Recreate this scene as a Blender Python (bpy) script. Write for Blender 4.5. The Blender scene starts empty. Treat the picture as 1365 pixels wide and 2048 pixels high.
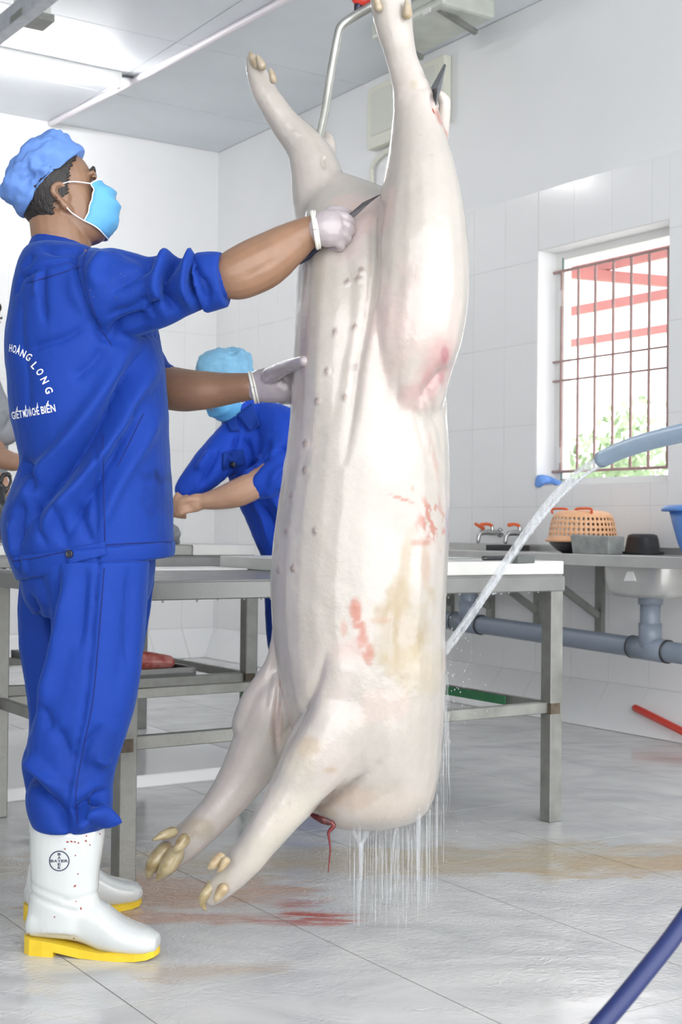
import bpy, bmesh, math, random
import numpy as np
from mathutils import Vector, Matrix
from mathutils.bvhtree import BVHTree
from mathutils import noise as mnoise

random.seed(7); RNG = np.random.default_rng(7)
scene = bpy.context.scene
col = scene.collection

# ------------------------------------------------------------------ camera
FPX, PITCH, ROLL, YAW, HC = 2716.0, 0.01206, 0.00983, 0.5851, 0.92
IW, IH = 1365.0, 2048.0
cd = bpy.data.cameras.new('camera'); cam = bpy.data.objects.new('camera', cd); col.objects.link(cam)
cd.sensor_fit = 'VERTICAL'; cd.sensor_height = 36.0; cd.sensor_width = 24.0
cd.lens = FPX / IH * 36.0
cd.clip_start = 0.05; cd.clip_end = 200
cd.dof.use_dof = True; cd.dof.focus_distance = 3.0; cd.dof.aperture_fstop = 9.0
_r = Vector((math.cos(ROLL), 0, math.sin(ROLL)))
def ray(u, v):
    x = (u - IW / 2) / FPX; y = -(v - IH / 2) / FPX
    cr, sr = math.cos(ROLL), math.sin(ROLL)
    x2 = cr * x - sr * y; y2 = sr * x + cr * y
    cp, sp = math.cos(PITCH), math.sin(PITCH)
    return Vector((x2, cp - sp * y2, sp + cp * y2))
_fw = ray(IW / 2, IH / 2).normalized()
_rt = (ray(IW, IH / 2) - ray(0, IH / 2)).normalized()
_up = _rt.cross(_fw).normalized()
M = Matrix((_rt, _up, -_fw)).transposed().to_4x4(); M.translation = Vector((0, 0, HC))
cam.matrix_world = M
scene.camera = cam

# ------------------------------------------------------------------ light and exposure
w = bpy.data.worlds.new('overcast_sky'); scene.world = w; w.use_nodes = True
_b = w.node_tree.nodes['Background']; _b.inputs[0].default_value = (0.985, 0.99, 1.0, 1); _b.inputs[1].default_value = 1.0
scene.view_settings.view_transform = 'Standard'; scene.view_settings.look = 'None'
scene.view_settings.gamma = 1.0; scene.view_settings.use_curve_mapping = False
scene.view_settings.exposure = 1.97
try:
    scene.cycles.use_denoising = True; scene.cycles.max_bounces = 7; scene.cycles.use_adaptive_sampling = True; scene.cycles.adaptive_threshold = 0.03; scene.cycles.transparent_max_bounces = 24
    scene.cycles.sample_clamp_indirect = 8.0
except Exception: pass

# ------------------------------------------------------------------ measuring helpers
SA, CA = math.sin(YAW), math.cos(YAW)
def R(a, b, z):            # room axes: a runs along the right-hand wall, b along the back wall
    return Vector((-SA * a + CA * b, CA * a + SA * b, z))
ADIR = Vector((-SA, CA, 0)); BDIR = Vector((CA, SA, 0)); ZD = Vector((0, 0, 1))
def at(u, v, D):           # the place seen at picture position u,v, D metres ahead
    d = ray(u, v); return Vector((d.x * D / d.y, D, HC + d.z * D / d.y))
def on_b(u, v, b): d = ray(u, v); t = b / (d.x * CA + d.y * SA); return R((-d.x * SA + d.y * CA) * t, b, HC + d.z * t)
def on_a(u, v, a): d = ray(u, v); t = a / (-d.x * SA + d.y * CA); return R(a, (d.x * CA + d.y * SA) * t, HC + d.z * t)
def on_z(u, v, z): d = ray(u, v); t = (z - HC) / d.z; return Vector((d.x * t, d.y * t, z))
def ab(p): return (-SA * p.x + CA * p.y, CA * p.x + SA * p.y, p.z)
def pxm(D): return D / FPX
def seen(p, m=0.12):
    d = p - Vector((0, 0, HC)); z = d.dot(_fw)
    if z < 0.3: return False
    u = d.dot(_rt) / z * FPX / IW; v = d.dot(_up) / z * FPX / IH
    return abs(u) < 0.5 + m and abs(v) < 0.5 + m

# ------------------------------------------------------------------ materials
def ramp(nt, fac, stops):
    n = nt.nodes.new('ShaderNodeValToRGB'); e = n.color_ramp.elements
    while len(e) < len(stops): e.new(0.5)
    for k, (p, c) in enumerate(stops):
        e[k].position = p; e[k].color = (c[0], c[1], c[2], 1) if not isinstance(c, float) else (c, c, c, 1)
    nt.links.new(fac, n.inputs[0]); return n.outputs[0]
def mat(name, color, rough=0.5, metal=0.0, var=0.0, vscale=8.0, bump=0.0, bscale=40.0, coat=0.0, sss=0.0, sssr=(0.02, 0.008, 0.004),
        trans=0.0, alpha=1.0, emis=0.0, attr=None, spec=0.5, rvar=0.0, color2=None, stretch=None, coatr=0.08):
    m = bpy.data.materials.new(name); m.use_nodes = True; nt = m.node_tree; b = nt.nodes['Principled BSDF']
    b.inputs['Base Color'].default_value = (*color, 1); b.inputs['Roughness'].default_value = rough
    b.inputs['Metallic'].default_value = metal; b.inputs['Specular IOR Level'].default_value = spec
    b.inputs['Coat Weight'].default_value = coat; b.inputs['Coat Roughness'].default_value = coatr
    if sss:
        b.inputs['Subsurface Weight'].default_value = sss; b.inputs['Subsurface Radius'].default_value = sssr
        b.inputs['Subsurface Scale'].default_value = 1.0
    b.inputs['Transmission Weight'].default_value = trans; b.inputs['Alpha'].default_value = alpha
    if trans: b.inputs['IOR'].default_value = 1.33
    if emis:
        b.inputs['Emission Color'].default_value = (*color, 1); b.inputs['Emission Strength'].default_value = emis
    geo = None
    def pos():
        nonlocal geo
        if geo is None:
            geo = nt.nodes.new('ShaderNodeNewGeometry').outputs['Position']
            if stretch:
                mp = nt.nodes.new('ShaderNodeMapping'); mp.inputs['Scale'].default_value = stretch
                nt.links.new(geo, mp.inputs['Vector']); geo = mp.outputs[0]
        return geo
    src = None
    if attr:
        a = nt.nodes.new('ShaderNodeAttribute'); a.attribute_name = attr; src = a.outputs['Color']
        nt.links.new(src, b.inputs['Base Color'])
    if var or color2:
        n = nt.nodes.new('ShaderNodeTexNoise'); n.inputs['Scale'].default_value = vscale; n.inputs['Detail'].default_value = 5
        nt.links.new(pos(), n.inputs['Vector'])
        if color2:
            c = ramp(nt, n.outputs[0], [(0.4, color), (0.62, color2)])
            nt.links.new(c, b.inputs['Base Color'])
        else:
            mx = nt.nodes.new('ShaderNodeMix'); mx.data_type = 'RGBA'; mx.blend_type = 'MULTIPLY'
            mx.inputs[0].default_value = 1.0
            if src: nt.links.new(src, mx.inputs[6])
            else: mx.inputs[6].default_value = (*color, 1)
            c = ramp(nt, n.outputs[0], [(0.3, (1 - var,) * 3), (0.7, (1.0,) * 3)])
            nt.links.new(c, mx.inputs[7]); nt.links.new(mx.outputs[2], b.inputs['Base Color'])
        if rvar:
            c = ramp(nt, n.outputs[0], [(0.3, (max(0.02, rough - rvar),) * 3), (0.7, (min(1, rough + rvar),) * 3)])
            nt.links.new(c, b.inputs['Roughness'])
    if bump:
        n = nt.nodes.new('ShaderNodeTexNoise'); n.inputs['Scale'].default_value = bscale; n.inputs['Detail'].default_value = 4
        nt.links.new(pos(), n.inputs['Vector'])
        bp = nt.nodes.new('ShaderNodeBump'); bp.inputs['Strength'].default_value = bump; bp.inputs['Distance'].default_value = 0.01
        nt.links.new(n.outputs[0], bp.inputs['Height']); nt.links.new(bp.outputs[0], b.inputs['Normal'])
        if coat: nt.links.new(bp.outputs[0], b.inputs['Coat Normal'])
    return m

# ------------------------------------------------------------------ mesh helpers
def link(name, me, mat_=None, parent=None):
    o = bpy.data.objects.new(name, me); col.objects.link(o)
    if mat_ is not None and me is not None and len(me.materials) == 0: me.materials.append(mat_)
    if parent is not None: o.parent = parent; o.matrix_parent_inverse = parent.matrix_world.inverted() if False else Matrix()
    return o
def tag(o, label, cat, group=None, kind=None):
    o['label'] = label; o['category'] = cat
    if group: o['group'] = group
    if kind: o['kind'] = kind
    return o
def struct(o): o['kind'] = 'structure'; return o
def thing(name, label, cat, group=None):
    o = bpy.data.objects.new(name, None); col.objects.link(o); o.empty_display_size = 0.05
    return tag(o, label, cat, group)

class MB:
    def __init__(s): s.v = []; s.f = []; s.sm = []
    def add(s, V, F, smooth=False):
        k = len(s.v); s.v += [Vector(p) for p in V]; s.f += [tuple(i + k for i in q) for q in F]; s.sm += [smooth] * len(F); return s
    def corners(s, c, bev=0.0):      # eight corners: bottom 4 then top 4
        return s.add(c, [(0, 3, 2, 1), (4, 5, 6, 7), (0, 1, 5, 4), (1, 2, 6, 5), (2, 3, 7, 6), (3, 0, 4, 7)])
    def rbox(s, a0, a1, b0, b1, z0, z1):   # box in room axes
        return s.corners([R(a0, b0, z0), R(a0, b1, z0), R(a1, b1, z0), R(a1, b0, z0), R(a0, b0, z1), R(a0, b1, z1), R(a1, b1, z1), R(a1, b0, z1)])
    def box(s, c, hx, hy, hz):           # centre and three half-axis vectors
        c = Vector(c); hx, hy, hz = Vector(hx), Vector(hy), Vector(hz)
        return s.corners([c - hx - hy - hz, c + hx - hy - hz, c + hx + hy - hz, c - hx + hy - hz, c - hx - hy + hz, c + hx - hy + hz, c + hx + hy + hz, c - hx + hy + hz])
    def beam(s, p, q, w, h, up=ZD):
        p, q = Vector(p), Vector(q); d = (q - p); t = d.normalized(); sd = t.cross(up).normalized(); u = sd.cross(t)
        return s.box((p + q) / 2, d / 2, sd * w / 2, u * h / 2)
    def loft(s, st, n=20, caps=True, power=2.0):  # stations: (centre, half-axis 1, half-axis 2)
        V = []; F = []
        for c, a1, a2 in st:
            c, a1, a2 = Vector(c), Vector(a1), Vector(a2)
            for k in range(n):
                t = 2 * math.pi * k / n; ct, stn = math.cos(t), math.sin(t)
                if power != 2.0:
                    ct = math.copysign(abs(ct) ** (2 / power), ct); stn = math.copysign(abs(stn) ** (2 / power), stn)
                V.append(c + a1 * ct + a2 * stn)
        m = len(st)
        for i in range(m - 1):
            for k in range(n):
                k2 = (k + 1) % n; F.append((i * n + k, i * n + k2, (i + 1) * n + k2, (i + 1) * n + k))
        if caps:
            F.append(tuple(range(n - 1, -1, -1))); F.append(tuple((m - 1) * n + k for k in range(n)))
        return s.add(V, F, True)
    def tube(s, pts, rad, n=14, sub=4, side=None, caps=True, flat=1.0, dome=True):
        # smooth tube; rad: number or list; flat: ratio of the second half axis; side: direction of first half axis
        pts = [Vector(p) for p in pts]
        if not hasattr(rad, '__len__'): rad = [rad] * len(pts)
        fl = flat if hasattr(flat, '__len__') else [flat] * len(pts)
        P, Q, L = cr(pts, sub), cr([Vector((r, f, 0)) for r, f in zip(rad, fl)], sub), None
        st = []; up = None
        for i, p in enumerate(P):
            t = (P[min(i + 1, len(P) - 1)] - P[max(i - 1, 0)]).normalized()
            if side is not None: x = (Vector(side) - t * t.dot(Vector(side))).normalized()
            else:
                if up is None: up = Vector((0, 0, 1)) if abs(t.z) < 0.9 else Vector((0, 1, 0))
                x = (up - t * t.dot(up)).normalized(); up = x
            y = t.cross(x); st.append((p, x * Q[i].x, y * Q[i].x * Q[i].y, t))
        if dome and caps:
            c, x, y, t = st[0]; r = min(x.length, y.length)
            pre = [(c - t * r * math.sin(a), x * math.cos(a), y * math.cos(a), t) for a in (1.35, 0.95, 0.5)]
            c, x, y, t = st[-1]; r = min(x.length, y.length)
            post = [(c + t * r * math.sin(a), x * math.cos(a), y * math.cos(a), t) for a in (0.5, 0.95, 1.35)]
            st = pre + st + post
        return s.loft([(c, x, y) for c, x, y, t in st], n, caps)
    def lathe(s, prof, org, ax=ZD, n=24, caps=True):   # prof: (radius, height)
        ax = Vector(ax).normalized(); x = ax.orthogonal().normalized(); y = ax.cross(x)
        return s.loft([(Vector(org) + ax * h, x * r, y * r) for r, h in prof], n, caps)
    def mesh(s, name='mesh'):
        me = bpy.data.meshes.new(name); me.from_pydata([tuple(p) for p in s.v], [], s.f)
        me.polygons.foreach_set('use_smooth', s.sm); me.update(); return me
    def obj(s, name, m, parent=None, bevel=0.0, seg=2):
        me = s.mesh(name)
        if bevel:
            bm = bmesh.new(); bm.from_mesh(me)
            bmesh.ops.bevel(bm, geom=[e for e in bm.edges if len(e.link_faces) == 2 and e.calc_face_angle(0) > 0.5], offset=bevel, segments=seg, affect='EDGES', profile=0.5)
            bm.to_mesh(me); bm.free()
        return link(name, me, m, parent)

def cr(P, sub):     # Catmull-Rom through the points
    if len(P) < 3 or sub <= 1:
        out = []
        for i in range(len(P) - 1):
            for k in range(sub): out.append(P[i].lerp(P[i + 1], k / sub))
        return out + [P[-1]]
    out = []
    for i in range(len(P) - 1):
        p0 = P[i - 1] if i else P[0] * 2 - P[1]; p1 = P[i]; p2 = P[i + 1]; p3 = P[i + 2] if i + 2 < len(P) else P[-1] * 2 - P[-2]
        for k in range(sub):
            t = k / sub
            out.append(0.5 * ((2 * p1) + (p2 - p0) * t + (2 * p0 - 5 * p1 + 4 * p2 - p3) * t * t + (3 * p1 - p0 - 3 * p2 + p3) * t ** 3))
    return out + [P[-1].copy()]

def remesh(mb, voxel, smooth=4, factor=0.5):   # fuse overlapping closed shapes into one continuous skin
    me = mb.mesh('tmp')
    o = bpy.data.objects.new('tmp', me); col.objects.link(o)
    r = o.modifiers.new('r', 'REMESH'); r.mode = 'VOXEL'; r.voxel_size = voxel; r.use_smooth_shade = True
    if smooth:
        s = o.modifiers.new('s', 'SMOOTH'); s.factor = factor; s.iterations = smooth
    dg = bpy.context.evaluated_depsgraph_get(); dg.update()
    out = bpy.data.meshes.new_from_object(o.evaluated_get(dg))
    bpy.data.objects.remove(o); bpy.data.meshes.remove(me)
    for p in out.polygons: p.use_smooth = True
    return out
def getv(me):
    a = np.empty(len(me.vertices) * 3, np.float32); me.vertices.foreach_get('co', a); return a.reshape(-1, 3).astype(np.float64)
def getn(me):
    a = np.empty(len(me.vertices) * 3, np.float32); me.vertex_normals.foreach_get('vector', a); return a.reshape(-1, 3).astype(np.float64)
def setv(me, V): me.vertices.foreach_set('co', V.astype(np.float32).ravel()); me.update()
def setcol(me, C, name='tint'):
    a = me.color_attributes.new(name, 'FLOAT_COLOR', 'POINT')
    a.data.foreach_set('color', np.concatenate([C, np.ones((len(C), 1))], 1).astype(np.float32).ravel())
def smoothstep(a, b, x): t = np.clip((x - a) / (b - a), 0, 1); return t * t * (3 - 2 * t)
def segdist(P, poly):      # P (n,k), polyline (m,k): distance and position 0..1 along
    best = np.full(len(P), 1e9); tt = np.zeros(len(P)); poly = np.asarray(poly, float)
    L = np.linalg.norm(np.diff(poly, axis=0), axis=1); S = np.concatenate([[0], np.cumsum(L)]); tot = max(S[-1], 1e-9)
    for i in range(len(poly) - 1):
        a, b = poly[i], poly[i + 1]; ab_ = b - a; t = np.clip(((P - a) @ ab_) / max(ab_ @ ab_, 1e-12), 0, 1)
        d = np.linalg.norm(P - (a + t[:, None] * ab_), axis=1); m = d < best
        best[m] = d[m]; tt[m] = ((S[i] + t * L[i]) / tot)[m]
    return best, tt
def vnoise(P, scale, seed=0, octaves=3):    # smooth value noise, vectorised
    out = np.zeros(len(P)); amp = 1; tot = 0
    for o in range(octaves):
        Q = P * scale * (2 ** o) + seed * 17.3 + o * 5.1; i = np.floor(Q).astype(np.int64); f = Q - i; f = f * f * (3 - 2 * f); r = 0
        for dx in (0, 1):
            for dy in (0, 1):
                for dz in (0, 1):
                    h = (i[:, 0] + dx) * 374761393 + (i[:, 1] + dy) * 668265263 + (i[:, 2] + dz) * 2147483647 + seed * 97
                    h = (h ^ (h >> 13)) * 1274126177; h = ((h ^ (h >> 16)) & 0xffff) / 65535.0
                    wgt = (f[:, 0] if dx else 1 - f[:, 0]) * (f[:, 1] if dy else 1 - f[:, 1]) * (f[:, 2] if dz else 1 - f[:, 2]); r = r + h * wgt
        out += amp * r; tot += amp; amp *= 0.5
    return out / tot
def folds(me, D, lines, front=True, yc=None, noise=None):
    # cloth and skin folds: lines of (picture points, width m, height m [, sharp]); height<0 is a valley; only the side facing -y
    V = getv(me); N = getn(me); disp = np.zeros(len(V)); P2 = V[:, [0, 2]]
    w = np.clip(-N[:, 1] * 1.6 + 0.35, 0, 1) if front else np.ones(len(V))
    for ln in lines:
        pts, wid, hgt = ln[:3]
        pl = cr([at(u, v, D) for u, v in pts], 5); pl = [(p.x, p.z) for p in pl]
        d, t = segdist(P2, pl); tap = np.clip(np.minimum(t, 1 - t) * 4 + 0.15, 0, 1)
        if len(ln) > 3: tap = np.ones(len(V))
        disp += hgt * (np.exp(-(d / wid) ** 2) if hgt > 0 else np.exp(-(d / (wid * .95)) ** 1.25)) * tap
    disp *= w
    if noise:
        for sc, am, sd in noise: disp += am * (vnoise(V, sc, sd) - 0.5) * 2
    setv(me, V + N * disp[:, None]); return me
# ================================================================== THE ROOM
AW, BW, ZC = 8.67, 4.65, 3.63          # back wall, right wall, ceiling
A0, B0 = -0.6, -3.2                    # the hall is open behind the viewer
SK = 0.14                              # how far the slanted skirting stands out
m_wall = mat('white_painted_wall', (0.87, 0.88, 0.885), 0.55, var=0.05, vscale=1.5)
m_grout = mat('tile_grout', (0.52, 0.50, 0.46), 0.8, var=0.3, vscale=6)
m_grout2 = mat('pale_wall_grout', (0.74, 0.735, 0.71), 0.8, var=0.15, vscale=6)
m_wtile = mat('white_glazed_wall_tile', (0.88, 0.885, 0.885), 0.16, var=0.03, vscale=1.2)
m_ceil = mat('pale_grey_ceiling_panel', (0.80, 0.84, 0.88), 0.5, var=0.10, vscale=2.5, stretch=(0.6, 0.6, 1))
m_joint = mat('ceiling_joint', (0.40, 0.42, 0.45), 0.6)
m_steel = mat('brushed_stainless_steel', (0.27, 0.272, 0.268), 0.4, 0.45, var=0.22, vscale=9, bump=0.05, bscale=160, rvar=0.08)
m_dull = mat('dull_worn_stainless_steel', (0.36, 0.365, 0.34), 0.45, 0.6, var=0.35, vscale=14, bump=0.06, bscale=90, rvar=0.1)
m_white = mat('white_plastic', (0.82, 0.82, 0.80), 0.35, var=0.05, vscale=9)
m_sinksteel = mat('bright_sink_steel', (0.62, 0.62, 0.60), 0.3, 0.55, var=0.12, vscale=9)
m_board = mat('white_cutting_board', (0.72, 0.72, 0.69), 0.4, var=0.08, vscale=12)
m_pvc = mat('grey_pvc_pipe', (0.23, 0.27, 0.33), 0.35, var=0.06, vscale=20)
m_dark = mat('black_plastic', (0.03, 0.03, 0.035), 0.4)
m_rust = mat('brown_weld_stain', (0.13, 0.10, 0.07), 0.7, var=0.4, vscale=60)
m_red = mat('red_plastic', (0.72, 0.05, 0.03), 0.35)
m_green = mat('strip_green', (0.05, 0.24, 0.10), 0.5, var=.3, vscale=20)

# wet floor tile: marbled, stained by washing water and blood, rippled where water runs
def floor_mat():
    m = mat('wet_floor_tile', (0.7, 0.71, 0.71), 0.1); nt = m.node_tree; b = nt.nodes['Principled BSDF']; L = nt.links.new
    geo = nt.nodes.new('ShaderNodeNewGeometry').outputs['Position']
    def noise(scale, detail=5, st=None, rot=0.0, dist=0.0):
        mp = nt.nodes.new('ShaderNodeMapping'); mp.inputs['Scale'].default_value = st or (1, 1, 1); mp.inputs['Rotation'].default_value = (0, 0, rot)
        mp.vector_type = 'TEXTURE' if False else 'POINT'
        L(geo, mp.inputs[0]); n = nt.nodes.new('ShaderNodeTexNoise'); n.inputs['Scale'].default_value = scale; n.inputs['Detail'].default_value = detail
        n.inputs['Distortion'].default_value = dist; L(mp.outputs[0], n.inputs['Vector']); return n.outputs[0]
    def math_(op, a, c):
        n = nt.nodes.new('ShaderNodeMath'); n.operation = op; n.use_clamp = False
        for i, x in enumerate((a, c)):
            if isinstance(x, (int, float)): n.inputs[i].default_value = x
            else: L(x, n.inputs[i])
        return n.outputs[0]
    def mix(fac, c1, c2, blend='MIX'):
        n = nt.nodes.new('ShaderNodeMix'); n.data_type = 'RGBA'; n.blend_type = blend
        L(fac, n.inputs[0])
        for i, x in ((6, c1), (7, c2)):
            if isinstance(x, tuple): n.inputs[i].default_value = (*x, 1)
            else: L(x, n.inputs[i])
        return n.outputs[2]
    def patch(p, rx, ry, rot, soft=0.5):      # elongated stain around a floor point, edge broken by noise
        mp = nt.nodes.new('ShaderNodeMapping'); mp.vector_type = 'TEXTURE'
        mp.inputs['Location'].default_value = (p.x, p.y, 0); mp.inputs['Rotation'].default_value = (0, 0, rot); mp.inputs['Scale'].default_value = (rx, ry, 1)
        L(geo, mp.inputs[0]); v = nt.nodes.new('ShaderNodeVectorMath'); v.operation = 'LENGTH'; L(mp.outputs[0], v.inputs[0])
        d = math_('ADD', v.outputs['Value'], math_('MULTIPLY', math_('SUBTRACT', wob, 0.5), 1.9))
        return ramp(nt, d, [(0.0, 1.0), (soft, 0.75), (1.0, 0.0)])
    wob = noise(5.5, 6, (1, 2.0, 1), 0.25, 0.6)
    marb = noise(2.6, 7, (1, 1.7, 1), -0.5, 1.6)
    base = ramp(nt, marb, [(0.30, (0.47, 0.475, 0.475)), (0.5, (0.56, 0.56, 0.555)), (0.72, (0.64, 0.635, 0.62))])
    # dirty yellowish wash water crossing the floor, then redder blotches
    yel = patch(on_z(860, 1722, 0), 1.5, 0.24, 0.10)
    yel2 = patch(on_z(1330, 1730, 0), 0.5, 0.15, 0.2)
    tan1 = patch(on_z(330, 1790, 0), 0.42, 0.24, 0.1)
    tan2 = patch(on_z(420, 1835, 0), 0.36, 0.07, 0.1)
    tan3 = patch(on_z(380, 1945, 0), 0.22, 0.07, 0.1)
    c = mix(math_('MULTIPLY', yel, 0.85), base, (0.44, 0.36, 0.23)); c = mix(math_('MULTIPLY', yel2, 0.8), c, (0.46, 0.34, 0.19))
    c = mix(math_('MULTIPLY', tan1, 0.9), c, (0.50, 0.28, 0.16)); c = mix(math_('MULTIPLY', tan2, 0.6), c, (0.50, 0.25, 0.15)); c = mix(math_('MULTIPLY', tan3, 0.7), c, (0.46, 0.36, 0.26))
    bl = None
    streak = ramp(nt, noise(11, 5, (0.5, 2.2, 1), 0.12, 0.8), [(0.44, 0.0), (0.58, 1.0)])
    for (u, v, rx, ry, k) in ((590, 1835, .075, .045, .9), (635, 1832, .06, .05, .95), (600, 1812, .045, .06, .6), (455, 1836, .10, .03, .45)):
        p = math_('MULTIPLY', math_('MULTIPLY', patch(on_z(u, v, 0), rx * 1.7, ry * 1.7, 0.05), streak), k)
        c = mix(p, c, (0.44, 0.085, 0.05))
    L(c, b.inputs['Base Color'])
    # roughness and ripples: wet near the carcass, damp further away
    wet = patch(on_z(900, 1800, 0), 2.1, 0.95, 0.12, 0.6)
    L(ramp(nt, wet, [(0.0, 0.13), (1.0, 0.05)]), b.inputs['Roughness'])
    rip = noise(34, 5, (1, 1.25, 1), 0.15, 1.6)
    bp = nt.nodes.new('ShaderNodeBump'); bp.inputs['Distance'].default_value = 0.012
    L(math_('MULTIPLY', wet, 0.36), bp.inputs['Strength']); L(rip, bp.inputs['Height']); L(bp.outputs[0], b.inputs['Normal'])
    b.inputs['Specular IOR Level'].default_value = 0.5
    return m
m_ftile = floor_mat()
m_fgrout = mat('floor_grout', (0.30, 0.28, 0.24), 0.6, var=0.3, vscale=8)

floor = struct(MB().rbox(A0, AW + .2, B0, BW + .2, -0.12, -0.0008).obj('floor', m_fgrout))
TS = 0.5425; TA0 = 2.412; TB0 = 2.202
mb = MB(); h = TS / 2 - 0.0016
mb.box((0, 0, -0.008), ADIR * h, BDIR * h, ZD * 0.008)
tile_me = mb.mesh('tile'); tile_me.materials.append(m_ftile)
for i in range(-5, 13):
    for j in range(-10, 6):
        a = TA0 + (i + .5) * TS; b_ = TB0 + (j + .5) * TS
        if a > AW + .2 or b_ > BW + .2: continue
        if any(seen(R(a + x * TS / 2, b_ + y * TS / 2, 0), 0.25) for x in (-1, 0, 1) for y in (-1, 0, 1)):
            o = link('tile', tile_me, None, floor); o.location = R(a, b_, 0)

# walls; the right one has a window opening
WA0, WA1, WZ0, WZ1 = 4.325, 5.215, 1.145, 2.345
mb = MB(); T = 0.22
wall_right = struct(MB().rbox(A0, WA0, BW, BW + T, 0, ZC).rbox(WA1, AW + T, BW, BW + T, 0, ZC).rbox(WA0, WA1, BW, BW + T, 0, WZ0).rbox(WA0, WA1, BW, BW + T, WZ1, ZC).obj('wall_right', m_wall))
wall_left_added = struct(MB().rbox(A0, AW, B0 - T, B0, 0, ZC).obj('wall_left_added', m_wall))  # unseen wall, added to cut the daylight coming from the left
wall_back = struct(MB().rbox(AW, AW + T, B0, BW, 0, ZC).obj('wall_back', m_wall))
rows = [0.2, 0.62, 1.04, 1.46, 1.88, 2.30, 2.65]; TW = 0.2596
def wall_tile(parent, right, s0, s1, z0, z1):
    g = 0.0012; t = 0.004
    q = MB()
    if right: q.rbox(s0 + g, s1 - g, BW - t, BW + .002, z0 + g, z1 - g)
    else: q.rbox(AW - t, AW + .002, s0 + g, s1 - g, z0 + g, z1 - g)
    return q.obj('tile', m_wtile, parent)
mg = MB().rbox(3.2, AW, BW - .0015, BW, 0.18, 2.649); 
gr = MB()
for (a0, a1, z0, z1) in ((3.2, WA0, .18, 2.649), (WA1, AW, .18, 2.649), (WA0, WA1, .18, WZ0), (WA0, WA1, WZ1, 2.649)): gr.rbox(a0, a1, BW - .0022, BW + .001, z0, z1)
gr.obj('grout_bed', m_grout2, wall_right)
MB().rbox(AW - .0022, AW + .001, 0.4, BW, .18, 2.649).obj('grout_bed', m_grout2, wall_back)
k = 0
ph = 4.432
for i in range(-5, 18):
    s0, s1 = ph + i * TW, min(ph + (i + 1) * TW, AW)
    if s0 > AW - .03: continue
    for z0, z1 in zip(rows[:-1], rows[1:]):
        if not any(seen(R(s, BW, z), .1) for s in (s0, s1) for z in (z0, z1)): continue
        if s1 <= WA0 or s0 >= WA1 or z1 <= WZ0 or z0 >= WZ1: wall_tile(wall_right, True, s0, s1, z0, z1)
        else:     # cut round the opening
            if s0 < WA0: wall_tile(wall_right, True, s0, WA0, z0, z1)
            elif s1 > WA1: wall_tile(wall_right, True, WA1, s1, z0, z1)
            if s1 > WA0 and s0 < WA1:
                c0, c1 = max(s0, WA0), min(s1, WA1)
                if z0 < WZ0: wall_tile(wall_right, True, c0, c1, z0, WZ0)
                if z1 > WZ1: wall_tile(wall_right, True, c0, c1, WZ1, z1)
for j in range(0, 18):
    s1 = BW - j * TW; s0 = s1 - TW
    for z0, z1 in zip(rows[:-1], rows[1:]):
        if any(seen(R(AW, s, z), .08) for s in (s0, s1) for z in (z0, z1)): wall_tile(wall_back, False, s0, s1, z0, z1)
# slanted tiled skirting
def skirt_quad(q, right, s0, s1, e):
    z0, z1 = 0.0 + e, 0.2 - e; o0 = SK * (1 - z0 / .2); o1 = SK * (1 - z1 / .2)
    if right: f = lambda s, o, z: R(s, BW - o, z)
    else: f = lambda s, o, z: R(AW - o, s, z)
    d = 0.004 if e else 0.0
    q.corners([f(s0, o0 + d, z0), f(s1, o0 + d, z0), f(s1, 0, z0), f(s0, 0, z0), f(s0, o1 + d, z1), f(s1, o1 + d, z1), f(s1, 0, z1), f(s0, 0, z1)])
for right, par, lo, hi, nm in ((True, wall_right, 3.3, AW, 'baseboard_right'), (False, wall_back, 0.4, BW, 'baseboard_back')):
    q = MB(); skirt_quad(q, right, lo, hi, 0.0); sk = struct(q.obj(nm, m_grout))
    i = -8
    while True:
        s0 = (ph if right else BW - 20 * TW) + i * TW; i += 1
        if s0 > hi: break
        s1 = min(s0 + TW, hi)
        if s0 < lo: continue
        q = MB(); skirt_quad(q, right, s0 + .0015, s1 - .0015, 0.002); q.obj('tile', m_wtile, sk)

# ceiling of large panels
ceiling = struct(MB().rbox(A0, AW + T, B0, BW + T, ZC + .012, ZC + .15).obj('ceiling', m_joint))
pa, pb = 1.22, 2.44
a = AW
pj = ab(on_z(255, 62, ZC)); pk = ab(on_z(346, 211, ZC))
edges_a = [AW, pk[0]]
while edges_a[-1] > A0: edges_a.append(edges_a[-1] - (pk[0] - pj[0]))
eb = ab(on_z(105, 246, ZC))[1]; step_b = BW - eb
for a1, a0 in zip(edges_a[:-1], edges_a[1:]):
    for j in range(0, 3):
        b1 = BW - j * step_b; b0 = b1 - step_b
        MB().rbox(max(a0, A0) + .004, a1 - .004, b0 + .004, b1 - .004, ZC, ZC + .013).obj('panel', m_ceil, ceiling)

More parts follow.
